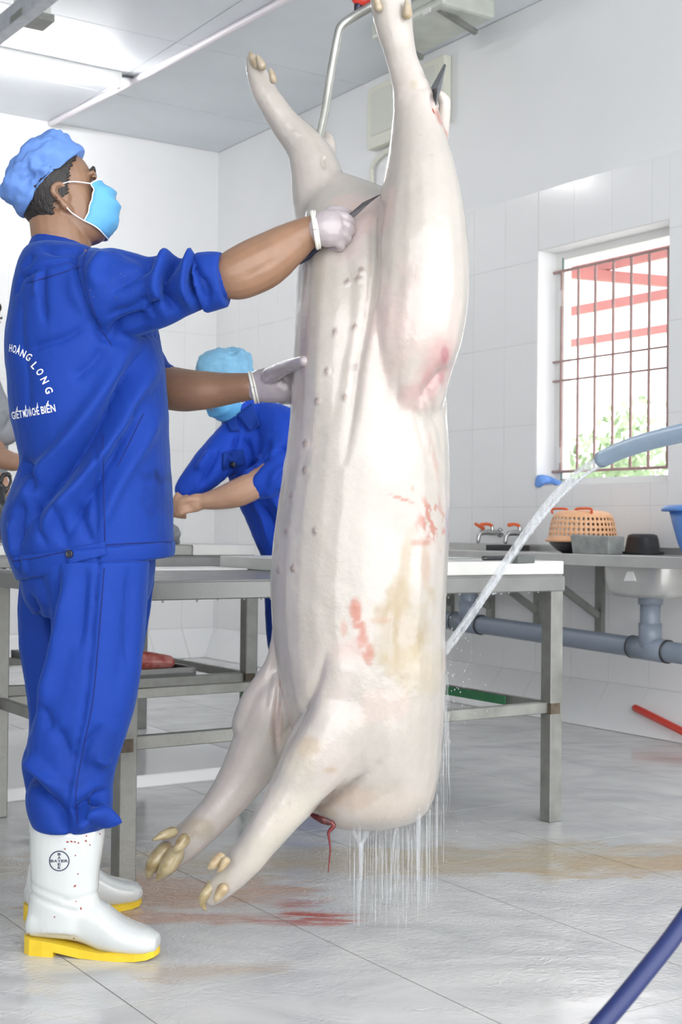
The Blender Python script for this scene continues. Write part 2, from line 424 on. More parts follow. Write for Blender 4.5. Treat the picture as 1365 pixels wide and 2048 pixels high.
# ------------------------------------------------------------------ window
win = bpy.data.objects.new('window_1', None); col.objects.link(win); struct(win)
m_frame = mat('white_window_frame', (0.85, 0.85, 0.83), 0.4)
m_reveal = mat('white_plastered_reveal', (0.86, 0.86, 0.83), 0.6)
m_bar = mat('red_oxide_window_bar', (0.46, 0.30, 0.28), 0.5, var=0.2, vscale=20)
m_gasket = mat('dark_green_gasket', (0.16, 0.26, 0.23), 0.5)
bo = BW + T * .55
fr = MB()
for (a0, a1, z0, z1) in ((WA0, WA0 + .05, WZ0, WZ1), (WA1 - .05, WA1, WZ0, WZ1), (WA0 + .05, WA1 - .05, WZ0, WZ0 + .04), (WA0 + .05, WA1 - .05, WZ1 - .04, WZ1)): fr.rbox(a0, a1, bo, bo + .06, z0, z1)
fr.obj('window_frame', m_frame, win)
MB().rbox(WA1 - .057, WA1 - .05, bo - .004, bo + .004, WZ0 + .03, WZ1 - .03).obj('gasket', m_gasket, win)
for zz in (WZ0 + .12, WZ1 - .28): MB().rbox(WA1 - .066, WA1 - .044, bo - .022, bo - .008, zz, zz + .08).obj('hinge', m_frame, win)
MB().tube([R(WA0 + .055, bo - .02, WZ0 + .03), R(WA0 + .055, bo - .02, WZ0 + .12)], .012).obj('bolt', m_steel, win)
pb_ = bo - .015
zt = on_b(1200, 526, pb_).z; zb_ = on_b(1200, 940, pb_).z; zm1 = on_b(1200, 712, pb_).z; zm2 = on_b(1200, 752, pb_).z
grille = bpy.data.objects.new('window_grille', None); col.objects.link(grille)
tag(grille, 'rusty red steel security bars set inside the window opening', 'window grille')
us = [1124, 1157, 1191, 1227, 1263, 1299, 1337]
al = [ab(on_b(u, 700, pb_))[0] for u in us]
for a in al:
    MB().tube([R(a, pb_, zb_), R(a, pb_, zt - .01)], .0075, n=8, sub=1).obj('bar', m_bar, grille)
for z in (zt, zm1, zm2, zb_):
    MB().tube([R(WA1 + .0, pb_, z), R(WA0, pb_, z)], .0055 if z in (zm1, zm2) else .0075, n=8, sub=1).obj('crossbar', m_bar, grille)

# outside: lean-to roof on red purlins, pale yard, shrubs
m_sheet = bpy.data.materials.new('translucent_roof_sheet'); m_sheet.use_nodes = True
nt = m_sheet.node_tree; nt.nodes.clear(); out = nt.nodes.new('ShaderNodeOutputMaterial'); mx = nt.nodes.new('ShaderNodeMixShader'); mx.inputs[0].default_value = .6
d1 = nt.nodes.new('ShaderNodeBsdfDiffuse'); d1.inputs[0].default_value = (.9, .92, .95, 1); d2 = nt.nodes.new('ShaderNodeBsdfTranslucent'); d2.inputs[0].default_value = (.95, .97, 1, 1)
nt.links.new(d1.outputs[0], mx.inputs[1]); nt.links.new(d2.outputs[0], mx.inputs[2]); nt.links.new(mx.outputs[0], out.inputs[0])
m_purlin = mat('red_oxide_steel_purlin', (0.46, 0.17, 0.15), 0.5, var=0.1)
m_yard = mat('pale_concrete_yard', (0.75, 0.74, 0.70), 0.8, var=0.15, vscale=2)
m_leaf = mat('pale_shrub_leaf', (0.34, 0.46, 0.26), 0.6, var=0.3, vscale=12)  # even pale green with random variation
roof = thing('lean_to_roof', 'white corrugated lean-to roof on red steel purlins outside the window', 'roof')
mb = MB(); V = []; F = []; na = 196; z0 = 2.52
for i in range(na + 1):
    a = 1.6 + i * .04; dz = .016 * math.cos(i * math.pi / 2 * 1.0)
    V += [R(a, 4.95, z0 + dz), R(a, 8.3, z0 + dz), R(a, 4.95, z0 + dz + .003), R(a, 8.3, z0 + dz + .003)]
for i in range(na):
    k = i * 4; F += [(k, k + 1, k + 5, k + 4), (k + 2, k + 6, k + 7, k + 3)]
MB().add(V, F, True).obj('roof_sheet', m_sheet, roof)
for b_ in (5.62, 6.62, 7.75): MB().rbox(1.6, 9.4, b_ - .02, b_ + .02, z0 - .085, z0 - .025).obj('purlin', m_purlin, roof)
for a_ in (2.2, 5.52): MB().beam(R(a_ + .35, 4.9, z0 - .12), R(a_ - .35, 8.2, z0 - .12), .05, .06).obj('rafter', m_purlin, roof)
for a_ in (1.9, 9.2): MB().tube([R(a_, 8.1, -.3), R(a_, 8.1, z0 - .1)], .035).obj('post', m_purlin, roof)
tag(MB().rbox(-4, 16, BW + T + .01, 22, -.5, -.35).obj('yard', m_yard), 'pale concrete yard outside the barred window', 'yard'); bpy.data.objects['yard']['kind'] = 'structure'
def shrub(a, b, r, hgt, label):
    t = thing('shrub', label, 'shrub', 'shrubs beyond the window')
    mbt = MB().tube([R(a, b, -.36), R(a, b, hgt * .5), R(a + .05, b, hgt * .8)], [.04, .03, .01]); mbt.obj('stem', m_bar, t)
    V = []; F = []; rng = random.Random(int(a * 100 + b))
    for k in range(1400):
        d = Vector((rng.gauss(0, 1), rng.gauss(0, 1), rng.gauss(0, 1))).normalized() * rng.uniform(.55, 1.05)
        c = R(a, b, hgt * .5) + Vector((d.x * r, d.y * r, d.z * hgt * .55)); e1 = Vector((rng.gauss(0, 1), rng.gauss(0, 1), rng.gauss(0, 1))).normalized(); e2 = e1.orthogonal().normalized()
        s = rng.uniform(.05, .10); k0 = len(V); V += [c - e1 * s, c - e2 * s * .45, c + e1 * s, c + e2 * s * .45]; F.append((k0, k0 + 1, k0 + 2, k0 + 3))
    f = MB().add(V, F).obj('foliage', m_leaf, t); f['kind'] = 'stuff'
_c = ab(on_b(1205, 930, 10.5)); shrub(_c[0], 10.5, .8, 1.75, 'loose pale green shrub outside, the farther one behind the window bars')
_c = ab(on_b(1285, 930, 9.2)); shrub(_c[0], 9.2, .95, 2.0, 'pale green shrub outside the window, partly hidden by the grey-blue hose')
# ================================================================== FURNITURE AND FITTINGS
def table(label, a0, a1, b0, b1, zt, bh, zs, sh, zf=0.0, nsl=13, ls=0.05, tape=None):
    t = thing('steel_work_table', label, 'table', 'stainless work tables')
    for (a, b) in ((a0, b0), (a0, b1 - ls), (a1 - ls, b0), (a1 - ls, b1 - ls)):
        MB().rbox(a, a + ls, b, b + ls, zf, zt - bh + .004).obj('leg', m_dull, t, 0.003, 1)
        w = MB(); c = R(a + ls / 2, b + ls / 2, zs)
        w.rbox(a - .0015, a + ls * .6, b - .0015, b + ls * .75, zs - sh * .55, zs + sh * .45); w.obj('weld', m_rust, t)
    e = 0.004
    for (x0, x1, y0, y1) in ((a0 - e, a0 + ls, b0 - e, b1 + e), (a1 - ls, a1 + e, b0 - e, b1 + e), (a0 + ls, a1 - ls, b0 - e, b0 + ls), (a0 + ls, a1 - ls, b1 - ls, b1 + e)):
        MB().rbox(x0, x1, y0, y1, zt - bh, zt - .004).obj('frame_beam', m_steel, t, 0.003, 1)
    q = ls * .3
    for (x0, x1, y0, y1) in ((a0 + q, a0 + ls - q * .4, b0 + ls, b1 - ls), (a1 - ls + q, a1 - q, b0 + ls, b1 - ls)):
        MB().rbox(x0, x1, y0 - .002, y1 + .002, zs - sh / 2, zs + sh / 2).obj('stretcher', m_dull, t, 0.002, 1)
    for (y0, y1) in ((b0 + q, b0 + ls - q), (b1 - ls + q, b1 - q)):
        MB().rbox(a0 + ls - .002, a1 - ls + .002, y0, y1, zs - sh / 2, zs + sh / 2).obj('stretcher', m_dull, t, 0.002, 1)
    st = (a1 - a0) / nsl
    for k in range(nsl): MB().rbox(a0 + k * st + .003, a0 + (k + 1) * st - .003, b0, b1, zt - .012, zt).obj('slat', m_steel, t, 0.002, 1)
    d = MB(); rng = random.Random(3)
    for k in range(46):      # water beads under the front beam
        b = rng.uniform(b0 + .1, b1 - .1); r = rng.uniform(.002, .0045); d.lathe([(r * .2, .004), (r, 0), (r * .8, -r), (r * .2, -r * 1.6)], R(a0 + .002, b, zt - bh), n=6)
    d.obj('water_beads', m_bead, t)['kind'] = 'stuff'
    return t
m_bead = mat('water_bead', (0.75, 0.8, 0.85), 0.03, trans=0.9)
t1 = table('long stainless steel work table behind the hanging carcass', 3.20, 4.20, 1.45, 2.97, .78, .052, .36, .034)
MB().rbox(3.42, 4.12, 2.955 - .05 + .0135, 2.955 - .05 + .0155, .36 - .014, .36 + .015).obj('green_strip', m_green, t1)  # thin green strip along the side stretcher
t2 = table('stainless steel work table beside the bending man', 4.42, 5.42, 0.55, 2.56, .815, .04, .36, .034, zf=.045)
MB().rbox(4.4185, 4.45, 2.508, 2.5135, .12, .31).obj('green_strip', m_green, t2)  # thin green strip low on the leg
pl = struct(MB().rbox(4.37, 5.6, 0.2, 2.6, 0, .045).obj('trim_1', m_wtile, None, 0.004, 1))
pl['label'] = 'low white plinth on the floor under the rear work table'

def slab(name, label, cat, a0, a1, b0, b1, z0, z1, m=m_board, bev=.004, group=None):
    return tag(MB().rbox(a0, a1, b0, b1, z0, z1).obj(name, m, None, bev, 2), label, cat, group)
slab('cutting_board', 'large thick white cutting board on the long table, by the hose water', 'cutting board', 3.215, 4.10, 2.22, 2.985, .7805, .823)
b385 = ab(on_a(386, 1100, 4.43))[1]; b345 = ab(on_a(335, 1100, 4.43))[1]
slab('cutting_board', 'thick white cutting board on the rear table in front of the bending man', 'cutting board', 4.43, 5.05, b385, 2.55, .8155, .856)
slab('steel_block', 'small grey steel block with dirty lower edge on the rear table', 'steel block', 4.42, 4.75, b345 - .06, b385 - .006, .8155, .855, m_dull)
slab('cutting_board', 'white cutting board at the left end of the rear table behind the standing man', 'cutting board', 4.5, 5.1, .62, b345 - .22, .8155, .85)
bq0 = ab(on_a(250, 1136, 4.0))[1]; bq1 = min(ab(on_a(480, 1136, 4.0))[1], 2.205)
slab('thin_sheet', 'thin white plastic sheet lying on the slats of the long table', 'plastic sheet', 3.88, 4.12, bq0, bq1, .7805, .786, m_white, .001)

# meat tray on the lower bars of the rear table
tr = thing('meat_tray', 'shallow steel tray of red meat on the lower bars of the rear table', 'tray')
c = on_a(300, 1338, 4.62); ca, cb_, cz = ab(c)
bx = .377
MB().rbox(4.42 + .02, 5.41, cb_ - .25, cb_ + .1, bx, bx + .012).rbox(4.44, 4.452, cb_ - .25, cb_ + .1, bx, bx + .03).rbox(5.40, 5.41, cb_ - .25, cb_ + .1, bx, bx + .03).rbox(4.44, 5.41, cb_ - .25, cb_ - .238, bx, bx + .03).rbox(4.44, 5.41, cb_ + .088, cb_ + .1, bx, bx + .03).obj('tray', m_steel, tr)
m_meat = mat('raw_meat', (0.45, 0.08, 0.06), 0.3, color2=(0.62, 0.25, 0.22), vscale=30)
mm = MB()
for k in range(7): mm.tube([R(4.55 + k * .1, cb_ - .19, bx + .042), R(4.57 + k * .1, cb_ - .08, bx + .048), R(4.55 + k * .1, cb_ + .04, bx + .042)], [.03, .04, .028], n=8)
link('meat', remesh(mm, .008, 3), m_meat, tr)

# grey crumpled cloth bag on the rear table end
def crumple(name, label, cat, pts, rad, m, flat=.6, vox=.006, amp=.008, sc=28):
    me = remesh(MB().tube(pts, rad, flat=flat), vox, 3); V = getv(me); N = getn(me)
    V = V + N * (amp * (vnoise(V, sc, 3) - .5) * 2 + amp * .6 * (vnoise(V, sc * 2.3, 5) - .5) * 2)[:, None]; setv(me, V)
    return tag(link(name, me, m), label, cat)
m_gcloth = mat('grey_cloth', (0.30, 0.31, 0.34), 0.8)
cc = on_a(352, 1084, 4.5)
crumple('grey_cloth', 'crumpled grey cloth on the small steel block beside the cutting board', 'cloth', [R(4.5, ab(cc)[1] - .035, .862), R(4.5, ab(cc)[1] - .02, .911), R(4.52, ab(cc)[1] + .0, .876), R(4.53, ab(cc)[1] + .03, .859)], [.02, .028, .026, .012], m_gcloth)

# ---- things on the near cutting board
wz = .823
p = on_z(1041, 1120, wz + .01); pa_, pb2, _ = ab(p)
tag(MB().box(R(pa_, pb2, wz + .012), BDIR * .05 + ADIR * .02, (BDIR * -.2 + ADIR * .5) * .04, ZD * .012).obj('whetstone', mat('dark_grey_whetstone', (0.13, 0.14, 0.14), 0.7, var=.2), None, .003), 'dark grey whetstone at the back of the large cutting board', 'whetstone')
kn = thing('boning_knife', 'small knife lying flat at the back of the large cutting board', 'knife')
p = on_z(968, 1118.5, wz + .004); pa_, pb2, _ = ab(p)
d = (BDIR * .9 + ADIR * .1).normalized()
MB().tube([R(pa_, pb2, wz + .0075), R(pa_, pb2, wz + .0075) + d * .1], .0075, n=8).obj('handle', m_dark, kn)
MB().box(R(pa_, pb2, wz + .006) - d * .07, d * .075, d.cross(ZD) * .011, ZD * .0008).obj('blade', m_steel, kn)

# ---- sink counter along the right wall
CZ = .815; CB = BW - .52; CA0, CA1 = 3.3, 6.55
sc_ = thing('sink_counter', 'long stainless sink counter on angle brackets along the right wall', 'counter')
SB = BW - .36; sinkc = ab(on_b(1302, 1160, SB)); sA = sinkc[0]; sA2 = ab(on_b(938, 1160, SB))[0]; hd = .13; HS = {sA: .19, sA2: .105}
ctop = MB()
cut = sorted((q_ - h_, q_ + h_) for q_, h_ in HS.items()); pa0 = CA0
for (c0, c1) in cut:
    ctop.rbox(pa0, c0, CB, BW - .004, CZ - .012, CZ); ctop.rbox(c0, c1, CB, SB - hd, CZ - .012, CZ); ctop.rbox(c0, c1, SB + hd, BW - .004, CZ - .012, CZ); pa0 = c1
ctop.rbox(pa0, CA1, CB, BW - .004, CZ - .012, CZ)
ctop.obj('worktop', m_sinksteel, sc_)
MB().rbox(CA0, CA1, CB - .006, CB + .012, CZ - .046, CZ + .004).obj('front_lip', m_sinksteel, sc_, .003, 2)
MB().rbox(CA0, CA1, BW - .02, BW - .004, CZ - .002, CZ + .035).obj('back_lip', m_sinksteel, sc_, .003, 1)
for s_ in (sA, sA2):
    st = []
    for (k, dz) in ((1.0, 0.0), (1.0, -.02), (.98, -.10), (.93, -.145), (.80, -.168), (.45, -.174), (.12, -.178)):
        st.append((R(s_, SB, CZ - .004 + dz), ADIR * HS[s_] * k, BDIR * hd * k))
    inner = [(c + Vector((0, 0, .004)), a * .985, b * .985) for c, a, b in st][::-1]
    q = MB(); q.loft(st + inner, 32, False, 4.5); q.obj('sink_bowl', m_sinksteel, sc_)
lab = MB(); lc = R(sA, SB - hd - .001, CZ - .07)   # small white sticker on the bowl
p1_ = on_b(1248, 1162, SB - hd - .0015); p2_ = on_b(1272, 1162, SB - hd - .0015); p3_ = on_b(1266, 1143, SB - hd - .0015); p4_ = on_b(1255, 1143, SB - hd - .0015)
lab.add([p1_, p2_, p3_, p4_] + [q_ + BDIR * .004 for q_ in (p1_, p2_, p3_, p4_)], [(0, 1, 2, 3), (7, 6, 5, 4), (0, 4, 5, 1), (1, 5, 6, 2), (2, 6, 7, 3), (3, 7, 4, 0)]).obj('sticker', m_white, sc_)
for u in (1200, 1076, 981, 900):
    a_ = ab(on_b(u, 1200, BW - .02))[0]
    zb2 = .43
    MB().rbox(a_ - .022, a_ + .022, BW - .03, BW - .004, zb2, CZ - .012).obj('bracket_post', m_dull, sc_)
    MB().rbox(a_ - .018, a_ + .018, CB + .03, BW - .03, CZ - .05, CZ - .012).obj('bracket_arm', m_dull, sc_)
    MB().beam(R(a_, CB + .06, CZ - .05), R(a_, BW - .03, CZ - .30), .03, .03).obj('bracket_brace', m_dull, sc_)
# drain pipe
PB = SB
dp = thing('drain_pipe', 'thick grey plastic drain pipe running under the sink counter', 'drain pipe')
q0 = on_b(860, 1235, PB); q1 = on_b(1375, 1309, PB)
MB().tube([q0, q1], .044, n=20, sub=6).obj('pipe', m_pvc, dp)
pd = (q1 - q0).normalized()
for s_, zt_ in ((sA, CZ - .175), (sA2, CZ - .175)):
    cpt = q0.lerp(q1, (R(s_, PB, 0) - R(*ab(q0)[:2], 0)).length / (R(*ab(q1)[:2], 0) - R(*ab(q0)[:2], 0)).length)
    MB().tube([cpt - pd * .10, cpt + pd * .10], .0495, n=20, sub=2, dome=False).obj('tee', m_pvc, dp)
    MB().tube([cpt, cpt + ZD * .11], .049, n=20, sub=2, dome=False).obj('riser_socket', m_pvc, dp)
    MB().tube([cpt, Vector((cpt.x, cpt.y, zt_ + .01))], .043, n=20, sub=2, dome=False).obj('riser', m_pvc, dp)
    MB().tube([Vector((cpt.x, cpt.y, zt_ - .03)), Vector((cpt.x, cpt.y, zt_ + .012))], .052, n=20, sub=2, dome=False).obj('riser_collar', m_pvc, dp)
    for s2 in (-.1, .1): MB().tube([cpt + pd * (s2 - .004), cpt + pd * (s2 + .004)], .0505, n=20, sub=1, dome=False).obj('ring', m_dark, dp)
cl = on_b(896, 1242, PB)
MB().tube([cl - pd * .005, cl + pd * .005], .0465, n=20, sub=1, dome=False).obj('cable_tie', m_white, dp)

# taps on the wall
m_chrome = mat('worn_chrome', (0.55, 0.56, 0.55), 0.25, 0.9, var=.2, vscale=60)
m_orange = mat('orange_red_handle', (0.80, 0.14, 0.04), 0.4)
def tap(label, u, v, both):
    t = thing('water_tap', label, 'tap', 'taps above the sink counter')
    c = on_b(u, v, BW - .06); 
    MB().tube([c + BDIR * .062, c + BDIR * .0, c - BDIR * .05, c - BDIR * .085 - ZD * .01, c - BDIR * .095 - ZD * .045], [.013, .016, .014, .012, .011], n=12).obj('spout', m_chrome, t)
    MB().tube([c + BDIR * .052, c + BDIR * .0585], .026, n=16, sub=1, dome=False).obj('wall_flange', m_chrome, t)
    MB().tube([c, c + ZD * .03], [.012, .009], n=10, sub=2).obj('stem', m_chrome, t)
    MB().tube([c + ZD * .034, c + ZD * .044 - BDIR * .03 - ADIR * .0, c + ZD * .040 - BDIR * .075], [.010, .008, .010], n=8, flat=.6).obj('lever', m_orange, t)
    if both:
        MB().tube([c + ADIR * .0, c + ADIR * .07], .012, n=10).obj('side_arm', m_chrome, t)
        MB().tube([c + ADIR * .07, c + ADIR * .075 - BDIR * .02, c + ADIR * .08 - BDIR * .03 - ZD * .05], [.012, .012, .010], n=10).obj('side_spout', m_chrome, t)
        MB().tube([c + ADIR * .07 + ZD * .02, c + ADIR * .09 + ZD * .045 - BDIR * .04], [.010, .008], n=8, flat=.6).obj('lever', m_orange, t)
tap('double wall tap with two orange-red levers above the sink counter', 985, 1065, True)
tap('single wall tap with orange lever, partly behind the jet of hose water', 1040, 1066, False)

# things on the counter
p = on_b(1016, 1099, BW - .11); pa_, pb2, _ = ab(p)
bt = thing('black_tray', 'low black plastic tray on the sink counter under the taps', 'tray')
MB().rbox(pa_ - .10, pa_ + .10, pb2 - .06, pb2 + .06, CZ, CZ + .008).obj('tray_base', m_dark, bt)
for (x0, x1, y0, y1) in ((-.10, .10, -.06, -.05), (-.10, .10, .05, .06), (-.10, -.09, -.05, .05), (.09, .10, -.05, .05)): MB().rbox(pa_ + x0, pa_ + x1, pb2 + y0, pb2 + y1, CZ + .004, CZ + .028).obj('tray_side', m_dark, bt)

m_basket = mat('orange_plastic_basket', (0.90, 0.50, 0.27), 0.4)
bk = thing('plastic_basket', 'orange perforated plastic basket upside down on a black bowl', 'basket')
cA, cB, _ = ab(on_b(1166, 1060, BW - .26)); D_ = 5.9
rx, ry = .165, .15; zt_, zb3 = CZ + .20, CZ + .06
V = []; F = []; nu, nv = 84, 15
prof = [(1.04, zb3), (1.0, zb3 + .008), (.975, zb3 + .02), (.965, zb3 + .032), (.955, zb3 + .044), (.945, zb3 + .056), (.93, zb3 + .068), (.915, zb3 + .08), (.895, zb3 + .092), (.87, zb3 + .104), (.83, zb3 + .116), (.75, zb3 + .127), (.6, zb3 + .134), (.3, zb3 + .138), (.02, zb3 + .139)]
for (k, z) in prof:
    for i in range(nu):
        a_ = 2 * math.pi * i / nu; V.append(R(cA + rx * k * math.cos(a_), cB + ry * k * math.sin(a_), z))
for j in range(len(prof) - 1):
    for i in range(nu):
        if 2 <= j <= 9 and (i + 0) % 2 == 0 and j % 2 == 0: continue      # the holes
        F.append((j * nu + i, j * nu + (i + 1) % nu, (j + 1) * nu + (i + 1) % nu, (j + 1) * nu + i))
bo_ = MB().add(V, F, True).obj('basket_body', m_basket, bk)
sm_ = bo_.modifiers.new('thick', 'SOLIDIFY'); sm_.thickness = .003
MB().tube([R(cA + rx * 1.05 * math.cos(t), cB + ry * 1.05 * math.sin(t), zb3) for t in np.linspace(0, 2 * math.pi, 25)], .007, n=6, sub=2, caps=False).obj('rim', m_basket, bk)
for s_ in (.09, -.07):
    q = MB().tube([R(cA + s_ - .05, cB - .06, zb3 + .128), R(cA + s_ - .045, cB - .062, zb3 + .145), R(cA + s_ + .045, cB - .062, zb3 + .145), R(cA + s_ + .05, cB - .06, zb3 + .128)], .006, n=6); q.obj('handle', m_orange, bk)
bb = MB(); bb.lathe([(.09, 0), (.12, .016), (.145, .04), (.158, .059), (.152, .059), (.138, .04), (.11, .019), (.05, .01)], R(cA, cB, CZ), n=28, caps=True)
tag(bb.obj('black_bowl', m_dark), 'black plastic bowl under the orange basket', 'bowl')
m_stone = mat('pale_grey_stone', (0.36, 0.38, 0.36), 0.8, var=.3, vscale=25, bump=.3, bscale=60)
p = on_b(1194, 1085, CB + .09); pa_, pb2, _ = ab(p)
q = MB(); q.corners([R(pa_ - .115, pb2 - .045, CZ), R(pa_ - .115, pb2 + .045, CZ), R(pa_ + .105, pb2 + .045, CZ), R(pa_ + .105, pb2 - .045, CZ), R(pa_ - .125, pb2 - .05, CZ + .082), R(pa_ - .125, pb2 + .05, CZ + .082), R(pa_ + .118, pb2 + .05, CZ + .088), R(pa_ + .118, pb2 - .05, CZ + .088)])
tag(q.obj('stone_block', m_stone, None, .008, 2), 'rough grey sharpening stone block on the sink counter before the basket', 'stone')
p = on_b(1286, 1086, BW - .115); pa_, pb2, _ = ab(p)
q = MB(); q.loft([(R(pa_, pb2, CZ + h_), ADIR * a_, BDIR * b_) for h_, a_, b_ in ((0, .088, .075), (.012, .088, .075), (.014, .074, .062), (.07, .066, .055), (.088, .060, .05), (.094, .045, .035))], 28, True, 3.5)
tag(q.obj('black_tub', m_dark), 'black plastic tub upside down on the counter beside the stone block', 'tub')
m_blue = mat('blue_plastic_basin', (0.10, 0.28, 0.72), 0.35)
bs = thing('blue_basin', 'large blue plastic basin at the end of the sink counter', 'basin')
p = on_b(1450, 1060, CB + .205); pa_, pb2, _ = ab(p); pa_ -= 0.0
H_ = .20
q = MB().lathe([(.16, 0), (.185, .06), (.205, .13), (.222, H_), (.216, H_), (.198, .13), (.178, .06), (.15, .008), (.02, .006)], R(pa_, pb2, CZ), n=40); q.obj('basin_body', m_blue, bs)
MB().lathe([(.220, H_ - .004), (.250, H_ - .012), (.252, H_ - .004), (.236, H_ + .012), (.218, H_ + .008)], R(pa_, pb2, CZ), n=40, caps=False).obj('basin_rim', m_blue, bs)

# red floor scraper leaning on the skirting
rs = thing('floor_scraper', 'red plastic floor scraper lying against the tiled skirting', 'scraper')
b1 = BW - .07
for _ in range(8): e1 = on_b(1272, 1416, b1); b1 = BW - SK * (1 - e1.z / .2) - .019
e2 = on_b(1386, 1473, BW - .20)
MB().tube([e1, e1.lerp(e2, .3), e2], .0165, n=14).obj('handle', m_red, rs)
hd_ = (e2 - e1).normalized()
MB().box(e2 + hd_ * .012, hd_ * .012, BDIR * .022 + ADIR * .06, ZD * (e2.z - .001)).obj('scraper_head', m_red, rs, .004)

# blue cloth on the window sill
m_bcloth = mat('pale_blue_cloth', (0.16, 0.33, 0.75), 0.8)
c1 = on_b(1082, 966, BW - .01); 
crumple('blue_cloth', 'crumpled blue cloth draped over the corner of the window sill', 'cloth', [on_b(1076, 970, BW - .012), on_b(1084, 958, BW + .0) , on_b(1098, 960, BW + .05), on_b(1118, 966, BW + .06)], [.022, .03, .026, .016], m_bcloth)

# ---- ceiling: tube lamp, conduit, rails
m_lamp = mat('lit_fluorescent_tube', (1.0, 0.98, 0.98), 0.4, emis=24.0)
def tube_lamp(label, pR, dirv, length):
    t = thing('tube_lamp', label, 'lamp')
    a_, b_ = Vector(pR), Vector(pR) + dirv * length
    MB().beam(a_ + ZD * .035, b_ + ZD * .035, .055, .05).obj('batten', m_white, t)
    MB().tube([a_ + dirv * .02 - ZD * .012, b_ - dirv * .02 - ZD * .012], .017, n=12, sub=1).obj('tube', m_lamp, t)
    for e in (a_ + dirv * .012, b_ - dirv * .012): MB().box(e - ZD * .008, dirv * .012, dirv.cross(ZD) * .02, ZD * .025).obj('end_cap', m_white, t)
    return t
le = on_z(240, 167, ZC - .06)
lt = tube_lamp('lit fluorescent tube lamp on the grey ceiling above the men', R(ab(le)[0], ab(le)[1], ZC - .06), -BDIR, 1.25)
le_ = R(ab(le)[0], ab(le)[1], ZC)
MB().tube([le_ + BDIR * .08 - ZD * .006, le_ - BDIR * .15 + ADIR * .05 - ZD * .012, le_ - BDIR * .4 + ADIR * .06 - ZD * .008, le_ - BDIR * .7 + ADIR * .1 - ZD * .012, le_ - BDIR * 1.1 + ADIR * .09 - ZD * .01], .008, n=6).obj('supply_cable', mat('dark_grey_cable', (0.12, 0.12, 0.13), 0.5), lt)
cA0, cA1 = on_z(103, 247, ZC - .02), on_z(585, -8, ZC - .02)
tag(MB().tube([cA0, cA0.lerp(cA1, .5) + BDIR * .012, cA1, cA1 + (cA1 - cA0) * .6], .020, n=10, sub=3).obj('conduit', mat('white_conduit', (0.8, 0.76, 0.8), 0.4)), 'thin white cable conduit running across the grey ceiling', 'conduit')
rl = thing('overhead_rail', 'galvanised overhead rail with bracket at the top left under the ceiling', 'rail')
r0, r1 = on_z(-60, 108, 3.15), on_z(75, 0, 3.15); rd = (r1 - r0).normalized()
MB().beam(r0 - rd * .5, r1 + rd * 3, .06, .09).obj('rail_beam', mat('galvanised_steel', (0.6, 0.62, 0.66), .4, .4, var=.2, vscale=20), rl, .006)
bkp = on_z(80, 22, 3.17)
for s_ in (0, .9): MB().rbox(ab(bkp)[0] - .06 - s_, ab(bkp)[0] + .06 - s_, ab(bkp)[1] - .10, ab(bkp)[1] + .03, 3.13, ZC).obj('bracket', m_white, rl, .006)
MB().rbox(ab(bkp)[0] - .07, ab(bkp)[0] + .07, ab(bkp)[1] - .11, ab(bkp)[1] + .04, 3.11, 3.14).obj('bracket_plate', m_dull, rl)

# grey-green unit hung under the ceiling and cabinet on the wall behind the raised legs
m_pale = mat('pale_green_housing', (0.62, 0.65, 0.58), 0.35, var=.15, vscale=10, coat=.3)
cu = thing('ceiling_fan_unit', 'grey-green air unit hung under the ceiling behind the raised hind leg', 'air unit')
ua0, ub0, _ = ab(on_z(738, 150, 3.36)); ua1, ub1, _ = ab(on_z(888, 92, 3.36))
bmid = BW - .55
uA = ab(on_b(742, 60, bmid))[0]; uB = ab(on_b(884, 60, bmid))[0]
uz = on_b(742, 118, bmid).z
MB().rbox(uB, uA, bmid, BW - .2, uz + .10, ZC).obj('housing', m_pale, cu, .02, 2)
MB().rbox(uB + .05, uA - .05, bmid - .01, bmid + .01, uz + .14, ZC - .06).obj('front_panel', mat('pale_green_panel', (0.60, 0.63, 0.56), .25), cu, .006)
MB().rbox(uB + .08, uB + .14, bmid - .014, bmid - .008, ZC - .12, ZC - .10).obj('indicator', m_white, cu)
for a_ in (uB + .08, uA - .08):
    MB().beam(R(a_, bmid + .04, uz + .11), R(a_ + .02, bmid + .30, uz + .05), .025, .025).obj('support_arm', m_dull, cu)
wc = thing('wall_cabinet', 'pale cream electric cabinet on the right wall behind the raised hind leg', 'cabinet')
w0, w1 = on_b(735, 178, BW - .06), on_b(888, 118, BW - .06)
wa0, wa1 = ab(w1)[0], ab(w0)[0]; wzt, wzb = w0.z, on_b(735, 300, BW - .06).z
m_cream = mat('cream_cabinet', (0.74, 0.74, 0.64), 0.45)
MB().rbox(wa0, wa1, BW - .06, BW - .003, wzb, wzt).obj('cabinet_body', m_cream, wc, .008, 2)
MB().rbox(wa0 + .06, wa1 - .05, BW - .068, BW - .058, wzb + .07, wzt - .04).obj('cabinet_door', mat('greyish_door', (0.66, 0.67, 0.60), .3), wc, .004)
cw0 = on_b(735, 300, BW - .02)
tag(MB().tube([R(wa1 - .25, BW - .02, wzb - .02), R(wa1 - .1, BW - .02, wzb - .045), R(wa1 - .01, BW - .02, wzb - .09), R(wa1 - .0, BW - .02, wzb - .2), R(wa1, BW - .02, wzb - .9)], .013, n=8).obj('cable', m_cream), 'cream cable running down the wall from the cabinet', 'cable')
